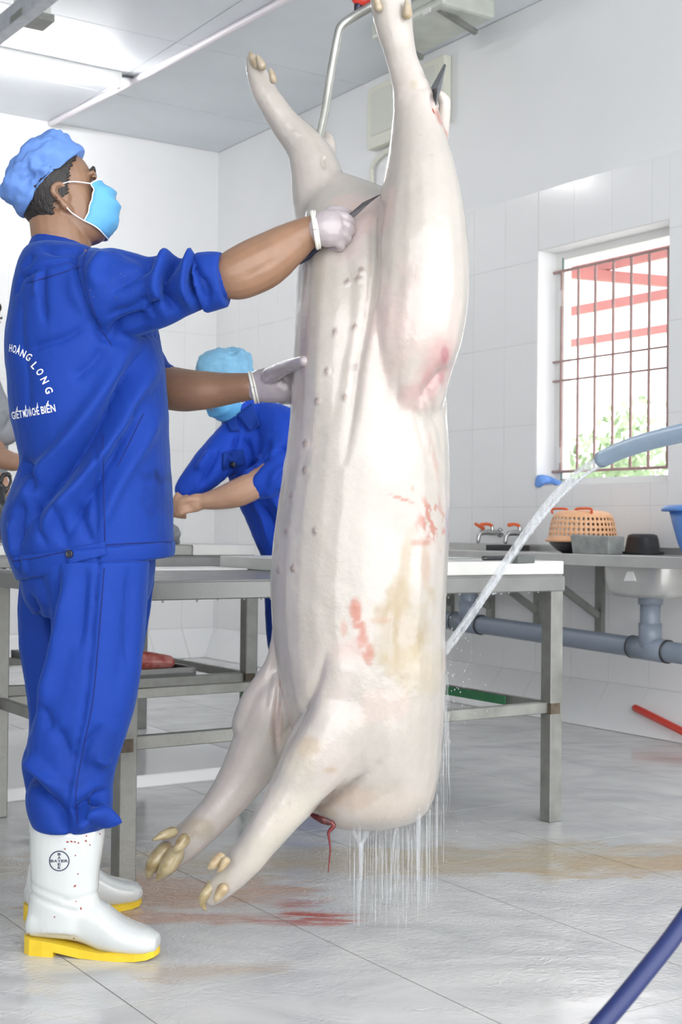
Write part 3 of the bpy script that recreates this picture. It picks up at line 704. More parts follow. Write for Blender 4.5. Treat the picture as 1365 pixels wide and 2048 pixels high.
# ================================================================== THE HANGING CARCASS
def T_(mb, rows, **k):       # limb: rows of (u, v, D, radius in picture px at D)
    return mb.tube([at(u, v, D) for u, v, D, r in rows], [r * pxm(D) for u, v, D, r in rows], **k)
def slices(mb, rows, n=28, sub=3, power=2.2):     # upright body: rows of (vL, uL, vR, uR, D, half depth m)
    C = []; A1 = []; A2 = []
    for vL, uL, vR, uR, D, hd in rows:
        l, r = at(uL, vL, D), at(uR, vR, D); C.append((l + r) / 2); A1.append((r - l) / 2); A2.append(Vector((0, hd, 0)))
    C, A1, A2 = cr(C, sub), cr(A1, sub), cr(A2, sub)
    return mb.loft(list(zip(C, A1, A2)), n, True, power)

pg = MB()
def row(v, l, r, D, h): return (v, l, v, r, D, h)
slices(pg, [row(345, 660, 680, 3.15, .02), row(357, 648, 712, 3.145, .035), row(374, 634, 752, 3.14, .05), row(397, 620, 800, 3.13, .07), row(450, 606, 880, 3.10, .115), row(540, 597, 912, 3.07, .165), row(650, 593, 905, 3.06, .185),
            row(740, 588, 891, 3.06, .19), row(810, 584, 893, 3.06, .19), row(880, 577, 897, 3.06, .19), row(960, 566, 899, 3.06, .195), row(1060, 552, 897, 3.06, .20), row(1160, 544, 893, 3.06, .20),
            row(1250, 546, 889, 3.06, .20), row(1330, 556, 890, 3.06, .20), row(1410, 572, 887, 3.06, .195), row(1480, 588, 883, 3.06, .185), row(1550, 606, 877, 3.06, .165),
            row(1600, 616, 864, 3.06, .14), row(1632, 632, 838, 3.06, .105), row(1650, 668, 780, 3.06, .05)])
# near hind leg: ham, shank, trotter reaching above the picture
T_(pg, [(788, 910, 3.06, 55), (798, 840, 3.02, 74), (808, 780, 2.985, 84), (818, 725, 2.967, 88), (831, 660, 2.955, 96), (840, 580, 2.95, 98), (841, 500, 2.95, 94.5), (842, 420, 2.955, 84.5), (841, 350, 2.96, 70.5), (838, 300, 2.965, 58.5), (834, 250, 2.97, 49), (829, 205, 2.975, 42),
        (821, 168, 2.98, 35), (808, 130, 2.985, 30.5), (798, 92, 2.99, 32), (789, 50, 2.99, 36), (782, 0, 2.99, 39), (777, -45, 2.99, 35), (773, -85, 2.99, 28)], n=20, flat=[1.2, 1.2, 1.25, 1.3, 1.3, 1.3, 1.3, 1.25, 1.2, 1.1, 1, .95, .9, .9, .9, .9, .9, .9, .9], side=(1, 0, 0))
# far hind leg
T_(pg, [(690, 640, 3.14, 80), (668, 520, 3.15, 72), (655, 440, 3.16, 64), (641, 385, 3.17, 58), (629, 335, 3.17, 49), (608, 290, 3.17, 39), (573, 250, 3.17, 30), (546, 210, 3.17, 26.5), (526, 175, 3.17, 24.5), (513, 142, 3.17, 20), (506, 120, 3.17, 13)], n=18, side=(1, 0, 0))
# heel bones behind the slits
T_(pg, [(880, 188, 3.0, 9), (889, 203, 3.01, 12), (888, 224, 3.01, 11), (884, 252, 3.0, 14), (872, 290, 2.98, 22)], n=10)
T_(pg, [(651, 268, 3.19, 7), (660, 283, 3.19, 11), (660, 310, 3.19, 11), (652, 345, 3.18, 16)], n=10)
# near foreleg, far foreleg
T_(pg, [(730, 1370, 2.97, 80), (690, 1440, 2.945, 84), (640, 1510, 2.93, 74), (602, 1568, 2.92, 58), (564, 1622, 2.91, 45), (524, 1676, 2.90, 37), (490, 1722, 2.90, 33), (462, 1752, 2.90, 29), (440, 1776, 2.90, 24), (425, 1793, 2.90, 18)], n=18, side=(0, 1, 0), flat=[1, 1, 1, 1, 1, 1, 1, 1, 1, 1])
T_(pg, [(600, 1370, 3.14, 62), (556, 1425, 3.16, 66), (522, 1490, 3.17, 58), (484, 1556, 3.17, 46), (440, 1616, 3.16, 37), (398, 1660, 3.16, 34), (364, 1690, 3.16, 34), (338, 1712, 3.16, 30)], n=18, side=(0, 1, 0))
T_(pg, [(556, 1250, 3.12, 10), (548, 1330, 3.13, 18), (515, 1400, 3.15, 32), (498, 1450, 3.16, 34)], n=12)     # skin web to the elbow
# neck skin hanging to the cut
T_(pg, [(740, 1560, 3.0, 75), (690, 1600, 3.0, 45), (655, 1618, 3.0, 26), (626, 1623, 3.0, 11)], n=14, side=(0, 1, 0))
pig_me = remesh(pg, 0.0055, 6, 0.5); setv(pig_me, getv(pig_me) + getn(pig_me) * .0022)
bm = bmesh.new(); bm.from_mesh(pig_me); cs = [(at(u, v, D), r) for u, v, D, r in ((640, 400, 3.05, .085), (690, 370, 3.05, .06), (610, 470, 3.05, .06), (812, 800, 2.88, .12), (700, 1330, 2.9, .08))]
vs = [v for v in bm.verts if any((v.co - c).length < r for c, r in cs)]
for _ in range(14): bmesh.ops.smooth_vert(bm, verts=vs, factor=.5, use_axis_x=True, use_axis_y=True, use_axis_z=True)
bm.to_mesh(pig_me); bm.free()
nip = [(695, 571), (722, 549), (710, 663), (671, 672), (655, 747), (710, 740), (636, 806), (690, 800), (612, 889), (612, 941), (583, 990), (574, 1062), (588, 1136), (716, 566), (632, 1062), (557, 1140)]
folds(pig_me, 3.0, [
    ([(764, 392), (749, 470), (743, 560), (733, 650), (716, 740), (704, 830), (690, 930)], .010, -.016), ([(770, 450), (760, 560), (752, 650), (735, 760)], .03, .006),
    ([(668, 400), (690, 520), (700, 640), (680, 760), (660, 880)], .03, -.008), ([(640, 560), (640, 700), (625, 850)], .04, .006),
    ([(891, 746), (868, 772), (846, 800), (836, 826)], .012, -.014), ([(893, 760), (880, 800), (862, 860)], .012, -.005), ([(846, 770), (872, 850), (893, 930)], .008, -.004),
    ([(830, 780), (860, 870), (885, 960)], .008, -.003), ([(815, 790), (840, 880), (868, 980)], .009, -.003), ([(790, 740), (790, 850), (800, 980)], .012, -.004), ([(770, 760), (765, 880), (770, 1000)], .014, -.003),
    ([(548, 1335), (549, 1400), (548, 1470), (552, 1530)], .007, -.016), ([(566, 1320), (566, 1420), (562, 1500)], .006, -.006), ([(540, 1330), (530, 1400), (525, 1440)], .008, -.004),
    ([(655, 1290), (628, 1370), (592, 1440), (560, 1500)], .012, -.012), ([(700, 1290), (660, 1370), (628, 1440)], .03, .008),
    ([(728, 1530), (705, 1552), (672, 1580), (630, 1612)], .008, -.020), ([(760, 1500), (740, 1525), (725, 1537)], .006, -.006), ([(800, 1560), (760, 1580), (715, 1610)], .02, -.004),
    ([(843, 150), (856, 166)], .006, -.004), ([(800, 190), (835, 195), (868, 180)], .007, -.003), ([(795, 205), (830, 212)], .006, -.003), ([(620, 470), (612, 560), (604, 640)], .02, -.005),
    ([(700, 400), (680, 470), (672, 540)], .02, -.006), ([(870, 195), (866, 215), (870, 245)], .005, -.016), ([(645, 280), (648, 310)], .005, -.012),
    ([(575, 250), (600, 240)], .006, -.002), ([(560, 232), (585, 220)], .006, -.002),
    ], noise=((7, .004, 1), (22, .0012, 2)))
V = getv(pig_me); N = getn(pig_me); P2 = V[:, [0, 2]]; fr_ = np.clip(-N[:, 1] * 2, 0, 1)
for (u, v) in nip:
    p = at(u, v, 2.93); d = np.linalg.norm(P2 - np.array([p.x, p.z]), axis=1); V += N * (.006 * np.exp(-(d / .0045) ** 2) * fr_)[:, None]
setv(pig_me, V)
# skin colour: waxy cream with pink, ochre and bruised areas of its own
base = np.tile(np.array([.445, .41, .37]), (len(V), 1))
def blend(mask, c, k=1.0):
    global base
    m = np.clip(mask * k, 0, 1)[:, None]; base = base * (1 - m) + np.array(c) * (.74 if min(c) > .5 else .56) * m
n1 = vnoise(V, 9, 4); n2 = vnoise(V, 26, 6); n3 = vnoise(V * np.array([1, 1, .35]), 40, 8); n4 = vnoise(V, 90, 11, 2)
def blob(u, v, ru, rv, rot=0.0, D=2.95, edge=.5, rag=.9, front=True):
    p = at(u, v, D); k = pxm(D); c, s = math.cos(rot), math.sin(rot)
    dx, dz = (V[:, 0] - p.x) / k, -(V[:, 2] - p.z) / k
    x = (c * dx + s * dz) / ru; y = (-s * dx + c * dz) / rv
    m = 1 - smoothstep(edge, 1.15, np.sqrt(x * x + y * y) + (n2 - .5) * rag + (n1 - .5) * rag * .6)
    return m * (fr_ if front else 1)
blend(smoothstep(.45, .75, n1), (.80, .70, .65), .5); blend(smoothstep(.62, .8, vnoise(V, 4, 21)), (.84, .79, .66), .7)
left = smoothstep(-.02, -.26, V[:, 0] - at(700, 800, 3.0).x) * smoothstep(.2, .5, V[:, 2])
blend(blob(730, 420, 70, 60), (.80, .58, .54), .55); blend(blob(700, 480, 40, 70), (.76, .60, .60), .4)
for b in ((868, 745, 40, 60, .5), (840, 790, 60, 40, -.7), (880, 725, 22, 28, 0)): blend(blob(*b), (.78, .34, .36), .42)
blend(blob(830, 640, 95, 110), (.80, .62, .58), .45); blend(blob(765, 700, 60, 110), (.80, .62, .58), .4); blend(blob(885, 722, 9, 16), (.62, .16, .22), .55); blend(blob(880, 765, 8, 14), (.62, .18, .24), .5)
blend(blob(800, 1250, 62, 110, .05) * (.45 + .55 * smoothstep(.35, .6, n3)), (.56, .42, .21), .9); blend(blob(830, 1330, 70, 60, .2), (.70, .58, .36), .5); blend(blob(808, 1120, 18, 60, .1), (.62, .48, .27), .6); blend(blob(795, 1190, 30, 50), (.58, .43, .20), .5)
blend(blob(720, 1250, 16, 56, -.25) * smoothstep(.38, .6, vnoise(V, 60, 14)), (.70, .22, .13), .9); blend(blob(712, 1215, 12, 24), (.72, .24, .14), .7); blend(blob(688, 1255, 9, 20), (.74, .33, .24), .6); blend(blob(700, 1290, 45, 30, -.4), (.78, .46, .40), .4); blend(blob(735, 1300, 12, 26, -.2) * smoothstep(.4, .6, vnoise(V, 60, 15)), (.68, .24, .15), .8)
blend(blob(760, 1235, 28, 9), (.70, .38, .22), .45); blend(blob(870, 1050, 34, 64, -.2) * smoothstep(.48, .58, vnoise(V * np.array([1, 1, .5]) + V[:, [2, 2, 2]] * np.array([.6, 0, 0]), 70, 8)), (.72, .26, .18), .85); blend(blob(845, 1085, 30, 8), (.72, .28, .18), .6); blend(blob(801, 999, 28, 3.5, .3, rag=.2), (.70, .25, .17), .85)
blend(blob(862, 920, 14, 60, -.2) * smoothstep(.5, .62, n3), (.78, .42, .34), .5); blend(blob(850, 1130, 14, 50), (.70, .45, .28), .5); blend(blob(822, 978, 5, 9), (.72, .4, .25), .5)
blend(blob(620, 1480, 26, 22), (.68, .48, .30), .55); blend(blob(660, 1525, 22, 12), (.68, .46, .27), .5); blend(blob(600, 1500, 60, 40), (.80, .70, .54), .3); blend(blob(760, 1400, 60, 40), (.82, .62, .56), .35)
blend(blob(700, 1590, 60, 30, -.3), (.74, .50, .38), .45); blend(blob(770, 1600, 90, 40), (.80, .66, .55), .4); blend(blob(650, 1620, 40, 14, .2), (.72, .54, .36), .5); blend(blob(550, 1450, 14, 60), (.78, .50, .46), .4); blend(blob(560, 1390, 5, 20, -.6, rag=.3), (.72, .25, .2), .6)
blend(blob(608, 640, 14, 120), (.80, .52, .50), .35); blend(blob(880, 235, 10, 26, -.2, rag=.3), (.62, .16, .09), .7); blend(blob(893, 262, 7, 14, -.2, rag=.3), (.78, .2, .08), .7); blend(blob(828, 172, 12, 14), (.70, .58, .38), .5)
blend(blob(788, 90, 20, 50) * smoothstep(.55, .7, n2), (.72, .44, .40), .5); blend(blob(470, 1540, 40, 60), (.74, .64, .60), .4); blend(blob(370, 1690, 50, 30), (.66, .54, .36), .55); blend(blob(560, 1640, 30, 60, .7), (.82, .75, .60), .3); blend(blob(440, 1750, 26, 40, .7), (.80, .70, .50), .4)
for (u, v) in nip: blend(blob(u, v, 6.5, 8, rag=.15), (.36, .25, .23), .6)
blend(smoothstep(.83, .88, n4) * smoothstep(.5, .7, vnoise(V, 5, 33)), (.62, .40, .34), .45)
setcol(pig_me, base)
m_pig = mat('wet_pig_skin', (.8, .74, .66), 0.34, attr='tint', sss=0.12, sssr=(0.014, 0.006, 0.004), coat=0.75, coatr=0.07, bump=0.11, bscale=75, var=.05, vscale=60)
pig = tag(link('pig_carcass', pig_me, m_pig), 'scalded headless pig carcass hung by its hind legs and being washed', 'carcass')
# hooves and dewclaws
m_hoof = mat('yellowish_hoof', (.30, .22, .10), 0.35, color2=(.46, .38, .22), vscale=30, coat=.6)
m_hoofp = mat('pale_hoof', (.48, .38, .24), 0.4, color2=(.36, .26, .14), vscale=40, coat=.3)
def claw(rows, name='hoof', m=m_hoof, flat=.8, side=(0, 1, 0)):
    q = MB(); T_(q, rows, n=14, flat=flat, side=side); me = remesh(q, .0028, 3); return link(name, me, m, pig)
# far forefoot
claw([(330, 1700, 3.13, 22), (312, 1722, 3.12, 23), (302, 1738, 3.12, 17), (297, 1752, 3.12, 7)])
claw([(352, 1708, 3.10, 22), (338, 1730, 3.09, 23), (325, 1745, 3.09, 15), (315, 1758, 3.09, 6)])
claw([(345, 1664, 3.10, 14), (328, 1670, 3.08, 12), (312, 1677, 3.07, 6), (305, 1680, 3.07, 3)], 'dewclaw')
claw([(368, 1680, 3.06, 17), (358, 1694, 3.05, 13), (350, 1703, 3.05, 6)], 'dewclaw')
# near forefoot
claw([(428, 1772, 2.90, 19), (412, 1788, 2.89, 15), (405, 1804, 2.89, 10), (411, 1820, 2.89, 4)])
claw([(446, 1778, 2.865, 15), (436, 1793, 2.86, 11), (431, 1803, 2.86, 5)], m=m_hoofp)
claw([(440, 1716, 2.86, 15), (428, 1728, 2.85, 14), (419, 1735, 2.85, 7)], 'dewclaw', m_hoofp)
claw([(452, 1722, 2.84, 12), (442, 1738, 2.835, 8), (436, 1744, 2.835, 4)], 'dewclaw', m_hoofp)
# far hind foot
m_hind = mat('pale_hind_hoof', (.44, .38, .29), 0.4, color2=(.36, .28, .18), vscale=60)
claw([(515, 130, 3.15, 15), (506, 117, 3.15, 11), (501, 107, 3.15, 5)], m=m_hind)
claw([(524, 132, 3.13, 12), (519, 120, 3.13, 8), (515, 112, 3.13, 4)], m=m_hind)
claw([(547, 160, 3.11, 10), (544, 148, 3.105, 8), (541, 138, 3.105, 4)], 'dewclaw', m_hind)
# near hind foot (mostly above the picture)
claw([(765, -75, 2.98, 22), (758, -110, 2.98, 20), (754, -140, 2.98, 8)]); claw([(790, -75, 2.97, 22), (786, -110, 2.97, 19), (784, -138, 2.97, 8)])
claw([(815, 28, 2.95, 14), (815, 14, 2.945, 10), (813, 4, 2.945, 6)], 'dewclaw', m_hind); claw([(757, 15, 2.95, 12), (753, 0, 2.945, 9), (752, -10, 2.945, 5)], 'dewclaw', m_hind)
# cut at the neck and the strand of blood hanging from it
m_blood = mat('dark_blood', (.045, .006, .008), 0.35, color2=(.14, .03, .03), vscale=90)
m_bloodr = mat('thin_red_blood', (.16, .012, .014), 0.2, coat=.5)
q = MB(); T_(q, [(613, 1622, 2.985, 3), (630, 1634, 2.965, 6), (648, 1641, 2.955, 8), (664, 1646, 2.955, 6)], n=10, flat=.6); T_(q, [(630, 1630, 2.99, 8), (652, 1638, 2.985, 11), (668, 1644, 2.98, 7)], n=10)
V2 = remesh(q, .003, 2); setv(V2, getv(V2) + getn(V2) * (.003 * (vnoise(getv(V2), 120, 2) - .5))[:, None]); link('neck_wound', V2, m_blood, pig)
q = MB(); T_(q, [(664, 1645, 2.955, 4.5), (668, 1653, 2.955, 4.5), (658, 1664, 2.955, 3.6), (659, 1678, 2.955, 2.4), (661, 1700, 2.955, 1.7), (659, 1722, 2.955, 1.5), (657, 1744, 2.955, 1.0)], n=8); q.obj('blood_strand', m_bloodr, pig)
q = MB(); T_(q, [(866, 218, 2.945, 2), (872, 235, 2.942, 3.2), (875, 250, 2.937, 2.4), (884, 266, 2.945, 1.8)], n=8, flat=.6); q.obj('slit_flesh', mat('pink_red_flesh', (.55, .10, .06), .3, coat=.4), pig)

# gambrel hook: bent steel bar with a pointed blade through each hock, hung from a red swivel
hk = thing('gambrel_hook', 'bent steel gambrel bar holding the hind legs of the carcass apart', 'hook')
m_hook = mat('galvanised_hook_bar', (.50, .51, .48), .35, .75, var=.2, vscale=30)
q = MB(); T_(q, [(641, 300, 3.17, 3), (640, 275, 3.16, 8), (650, 225, 3.14, 9), (662, 150, 3.11, 9), (676, 75, 3.09, 9), (684, 52, 3.085, 9.5), (704, 36, 3.08, 9.5), (745, 12, 3.06, 9.5), (772, 0, 3.055, 9.5), (792, 25, 3.05, 9.5), (804, 80, 3.05, 9.5), (826, 160, 3.03, 9.5), (862, 205, 3.0, 8)], n=14, sub=5); q.obj('bar', m_hook, hk)
bl = MB(); p0, p1, p2, p3 = at(872, 230, 2.975), at(862, 178, 2.985), at(888, 128, 3.0), at(880, 182, 2.96)
bl.add([at(869, 226, 2.98), at(860, 180, 2.99), at(889, 127, 3.01), at(893, 130, 3.0), at(882, 180, 2.965), at(872, 214, 2.96), at(876, 175, 2.95)], [(0, 1, 6), (1, 2, 6), (2, 3, 6), (3, 4, 6), (4, 5, 6), (5, 0, 6), (0, 5, 4, 3, 2, 1)]).obj('pointed_blade', mat('dark_steel_point', (.24, .25, .27), .4, .8, var=.3, vscale=60), hk)
sw = thing('red_swivel', 'red hoist swivel with dark shackle at the top of the gambrel bar', 'swivel')
q = MB(); T_(q, [(716, 22, 3.075, 8), (722, 8, 3.075, 12), (738, 10, 3.07, 9)], n=12); q.obj('shackle', mat('dark_shackle', (.06, .05, .08), .35, .6), sw)
q = MB(); T_(q, [(708, -8, 3.075, 9), (722, 0, 3.075, 16), (738, 0, 3.07, 14), (744, -14, 3.07, 9), (726, -30, 3.075, 14)], n=14); q.obj('swivel_body', m_red, sw)
top = at(726, -30, 3.075)
q = MB()
for k in range(19):
    c = top + ZD * (.02 + k * .055); x = Vector((1, 0, 0)) if k % 2 else Vector((0, 1, 0))
    q.tube([c + x * .012 * math.cos(t) + ZD * .032 * math.sin(t) for t in np.linspace(0, 2 * math.pi, 13)], .004, n=6, sub=1, caps=False)
q.obj('chain', m_hook, sw)
zr = top.z + 1.02
orl = thing('hanging_rail', 'steel hanging rail under the ceiling from which the carcass is hoisted', 'rail')
MB().beam(Vector((top.x, top.y, zr + .04)) - ADIR * 2.9, Vector((top.x, top.y, zr + .04)) + ADIR * .5, .05, .10).obj('rail_beam', m_dull, orl)
for s_ in (-2.6, -1.2, .3): MB().beam(Vector((top.x, top.y, zr + .09)) + ADIR * s_, Vector((top.x, top.y, ZC + .005)) + ADIR * s_, .04, .04, BDIR).obj('rail_hanger', m_dull, orl)
# ================================================================== PEOPLE
m_skin = mat('tanned_skin', (.28, .155, .092), 0.42, var=.12, vscale=30, sss=.08, sssr=(.01, .004, .002), bump=.08, bscale=220, coat=.15, coatr=.25)
m_skin2 = mat('light_tan_skin', (.52, .31, .21), 0.45, var=.10, vscale=30, sss=.08, sssr=(.01, .004, .002))
m_blue_cloth = mat('royal_blue_workwear', (.010, .050, .46), 0.75, attr='tint', var=.10, vscale=260, bump=.10, bscale=500, spec=.25)
_p = m_blue_cloth.node_tree.nodes['Principled BSDF']; _p.inputs['Sheen Weight'].default_value = .22; _p.inputs['Sheen Roughness'].default_value = .35; _p.inputs['Sheen Tint'].default_value = (.35, .6, 1, 1)
m_hair = mat('black_hair', (.016, .013, .012), 0.5, bump=.5, bscale=180, stretch=(1, 1, .25))
m_cap = mat('blue_nonwoven_cap', (.13, .27, .66), 0.7, var=.15, vscale=25, sss=.15, sssr=(.01, .01, .02))
m_cap2 = mat('pale_blue_nonwoven_cap', (.22, .48, .70), 0.7, var=.2, vscale=25, sss=.15, sssr=(.01, .01, .02))
m_mask = mat('sky_blue_mask', (.12, .42, .74), 0.6, var=.08, vscale=40)
m_string = mat('white_elastic', (.85, .86, .88), 0.6)
m_glove = mat('translucent_rubber_glove', (.42, .37, .385), 0.25, var=.12, vscale=18, coat=.6, sss=.2, sssr=(.01, .006, .006))
m_rim = mat('pale_glove_rim', (.78, .77, .70), 0.35, coat=.4)
m_boot = mat('white_rubber_boot', (.60, .625, .62), 0.14, coat=.7, coatr=.06)
m_sole = mat('yellow_rubber_sole', (.80, .56, .03), 0.4, var=.12, vscale=30)
m_navy = mat('navy_print', (.02, .03, .08), 0.5)
m_print = mat('white_print', (.88, .90, .92), 0.6)
m_button = mat('black_button', (.015, .017, .03), 0.35)
m_eye = mat('eye', (.10, .07, .06), 0.15)

HEAD = [(-.118, .058, .012, .022), (-.108, .080, -.005, .040), (-.088, .088, -.035, .054), (-.055, .088, -.062, .063), (-.02, .085, -.076, .068), (.005, .082, -.085, .071), (.03, .087, -.092, .074), (.06, .083, -.095, .075), (.085, .068, -.088, .068), (.105, .042, -.066, .05), (.117, .008, -.035, .025)]
class HeadFrame:
    def __init__(s, o, F, U, k=1.0):
        s.o = Vector(o); s.F = Vector(F).normalized(); U = Vector(U); s.U = (U - s.F * U.dot(s.F)).normalized(); s.R = s.F.cross(s.U); s.k = k
    def __call__(s, x, r, z): return s.o + (s.F * x + s.R * r + s.U * z) * s.k
def add_head(mb, h, nose=True):
    st = cr([Vector((f, b, w)) for z, f, b, w in HEAD], 3); zz = cr([Vector((z, 0, 0)) for z, *_ in HEAD], 3)
    mb.loft([(h((p.x + p.y) / 2, 0, z.x), h.F * (p.x - p.y) / 2 * h.k, h.R * p.z * h.k) for p, z in zip(st, zz)], 28, True, 2.15)
    if nose: mb.tube([h(.082, 0, .012), h(.098, 0, -.012), h(.108, 0, -.034), h(.094, 0, -.046)], [.008, .010, .014, .010], n=10)
    mb.tube([h(.085, -.03, .030), h(.090, 0, .027), h(.085, .03, .030)], [.008, .009, .008], n=8)
    for s in (-1, 1):
        mb.tube([h(.006, s * .068, -.044), h(-.002, s * .075, -.036), h(-.012, s * .083, -.018), h(-.018, s * .087, -.002), h(-.013, s * .088, .010), h(.0, s * .083, .015), h(.011, s * .077, .008), h(.010, s * .072, -.006)], [.007, .0085, .0065, .0065, .0065, .006, .0055, .005], n=10)
        mb.tube([h(-.001, s * .068, -.040), h(-.005, s * .074, -.006), h(-.003, s * .076, .006)], [.009, .015, .012], n=12, flat=.35, side=h.F)
        mb.tube([h(.012, s * .068, -.022), h(.010, s * .074, -.014), h(.011, s * .072, -.006)], [.005, .006, .004], n=8)
def add_hair(h, parent, nape=-.104, m=m_hair):
    st = cr([Vector((f, b, w)) for z, f, b, w in HEAD], 10); zz = cr([Vector((z, 0, 0)) for z, *_ in HEAD], 10); n = 120; V = []; F = []
    for i, (p, z) in enumerate(zip(st, zz)):
        for k in range(n):
            t = 2 * math.pi * k / n; c, s = math.cos(t), math.sin(t)
            V.append(((p.x + p.y) / 2 + ((p.x - p.y) / 2 + .006) * c, (p.z + .006) * s, z.x + (.005 if z.x > .05 else 0)))
    def keep(x, r, z):
        if z < nape or -.464 * (x + .0025) + .886 * (z - .039) > .012: return False
        lim = np.interp(z, [-.11, -.04, -.018, -.012, .0, .02, .04, .055, .075, .10], [-.045, -.032, -.026, .010, .016, .024, .034, .050, .066, .075])
        return x < lim + .003 * math.sin(z * 900 + r * 300)
    for i in range(len(st) - 1):
        for k in range(n):
            q = (i * n + k, i * n + (k + 1) % n, (i + 1) * n + (k + 1) % n, (i + 1) * n + k); c = np.mean([V[j] for j in q], 0)
            if keep(*c): F.append(q)
    used = sorted({i for f in F for i in f}); mp = {o: i for i, o in enumerate(used)}
    o = MB().add([h(*V[i]) for i in used], [tuple(mp[i] for i in f) for f in F], True).obj('hair', m, parent)
    s = o.modifiers.new('thick', 'SOLIDIFY'); s.thickness = .006; s.offset = -.6
    return o
def add_mask(h, parent):
    V = []; F = []; nt_, nf = 25, 25
    C = cr([Vector(p) for p in ((.100, .008, 0), (.120, -.020, 0), (.121, -.052, 0), (.110, -.086, 0), (.072, -.118, 0))], 6); S = cr([Vector(p) for p in ((.072, -.001, .060), (.062, -.035, .068), (.026, -.076, .064))], 12)
    for i in range(nt_):
        c, s = C[i], S[i]; t = i / (nt_ - 1)
        for j in range(nf):
            f = -1 + 2 * j / (nf - 1); g = abs(f) ** 2.2
            pl = .015 * (abs((t * 3.3 + .12 * f) % 1 - .35) - .3) * (1 - g * .7) + .0022 * math.sin(t * 9 + f * 6)
            V.append(h(c.x + (s.x - c.x) * g + pl, s.z * math.sin(f * math.pi / 2 * .98), c.y + (s.y - c.y) * g))
    for i in range(nt_ - 1):
        for j in range(nf - 1): F.append((i * nf + j, i * nf + j + 1, (i + 1) * nf + j + 1, (i + 1) * nf + j))
    o = MB().add(V, F, True).obj('face_mask', m_mask, parent); s = o.modifiers.new('thick', 'SOLIDIFY'); s.thickness = .0025
    ed = [V[i * nf + nf - 1] for i in range(nt_)], [V[i * nf] for i in range(nt_)], [V[j] for j in range(nf)], [V[(nt_ - 1) * nf + j] for j in range(nf)]
    for e in ed: MB().tube(e, .0016, n=6, sub=1).obj('mask_edge', m_string, o)
    for s in (1, -1):
        e = ed[0] if s == 1 else ed[1]
        MB().tube([e[0], h(.03, s * .077, .012), h(-.004, s * .084, .012)], .0016, n=6).obj('ear_loop', m_string, o)
        MB().tube([e[-1], h(.005, s * .076, -.052), h(-.006, s * .083, -.026)], .0016, n=6).obj('ear_loop', m_string, o)
    return o
def add_face(h, parent):
    for s in (1, -1):
        q = MB(); q.lathe([(.001, -.0075), (.006, -.0055), (.0085, 0), (.006, .0055), (.001, .0075)], h(.0775, s * .031, .008), h.F, n=14); q.obj('eye', m_eye, parent)
        MB().tube([h(.083, s * .046, .016), h(.0885, s * .032, .0185), h(.087, s * .018, .016)], .0028, n=6).obj('eyelid', m_skin, parent)
        MB().tube([h(.080, s * .052, .030), h(.0925, s * .034, .037), h(.0955, s * .014, .033)], [.002, .0045, .0035], n=8, flat=.6).obj('eyebrow', m_hair, parent)
def add_cap(h, parent, m, p0=(.091, .088), p1=(-.096, -.010), lat=.086, hh=.10, amp=.006, seed=2, rosette=None, puff=1.06):
    a, b = np.array(p0), np.array(p1); mid = (a + b) / 2; d = (a - b) / np.linalg.norm(a - b); nn = np.array((-d[1], d[0])); L = np.linalg.norm(a - b) / 2
    st = []
    for k, hz in ((.965, -.03), (1.0, 0), (puff * .98, .12), (puff, .30), (puff * .99, .5), (puff * .93, .66), (puff * .80, .8), (puff * .58, .92), (.3, .985), (.06, 1.0)):
        c = mid + nn * hh * hz; st.append((h(c[0], 0, c[1]), (h.F * d[0] + h.U * d[1]) * L * k * h.k, h.R * lat * k * h.k))
    C, X, Y = (cr([Vector(s[i]) for s in st], 5) for i in range(3))
    me = MB().loft(list(zip(C, X, Y)), 96).mesh('cap'); V = getv(me); N = getn(me)
    dsp = amp * (1 - np.abs(vnoise(V, 15, seed, 2) - .5) * 5) + amp * .6 * (1 - np.abs(vnoise(V, 34, seed + 3, 2) - .5) * 5)
    dsp = np.maximum(dsp, -.001) + .002; hb = (V - np.array(h(mid[0], 0, mid[1]))) @ np.array(h.F * nn[0] + h.U * nn[1]) / h.k
    dsp *= smoothstep(.0, .03, hb)
    if rosette is not None:
        p = np.array(rosette); r = np.linalg.norm(V - p, axis=1); nz = vnoise(V, 30, seed + 7)
        nz2 = vnoise(V, 55, seed + 5); dsp += np.exp(-(r / .045) ** 2) * np.maximum(0, .008 + .014 * (1 - np.abs(nz - .5) * 6) + .009 * (1 - np.abs(nz2 - .5) * 6))
    setv(me, V + N * dsp[:, None]); return link('cap', me, m, parent)
def tint_cloth(me, D, base, lines=(), seed=1, wet=()):
    V = getv(me); C = np.tile(np.array(base), (len(V), 1)); P2 = V[:, [0, 2]]
    C *= (.94 + .12 * vnoise(V, 6, seed))[:, None]; lines = ()
    for pts, wid, k in lines:
        pl = cr([at(u, v, D) for u, v in pts], 5); d, t = segdist(P2, [(p.x, p.z) for p in pl]); C *= (1 - k * np.exp(-(d / wid) ** 2))[:, None]
    for (u, v, r, k) in wet:
        p = at(u, v, D); d = np.linalg.norm(P2 - np.array([p.x, p.z]), axis=1) / (r * pxm(D)) + (vnoise(V, 30, 9) - .5) * 1.6
        C *= (1 - k * (1 - smoothstep(.5, 1.1, d)))[:, None]
    setcol(me, C)
BLUE = (.007, .044, .31); FOLD = 2.6
def cloth(name, mb, D, parent, vox=.006, sm=4, lines=(), noise=((14, .0025, 3), (34, .001, 5)), tints=(), wet=(), base=BLUE, m=None):
    me = remesh(mb, vox, sm); folds(me, D, [(l[0], l[1], l[2] * FOLD) + tuple(l[3:]) for l in lines], noise=noise); tint_cloth(me, D, base, tints, wet=wet); return link(name, me, m or m_blue_cloth, parent)
def fingers(mb, chains, k=1.0):
    for c in chains: mb.tube([at(u, v, D) for u, v, D, r in c], [r * pxm(D) * k for u, v, D, r in c], n=10, sub=3)

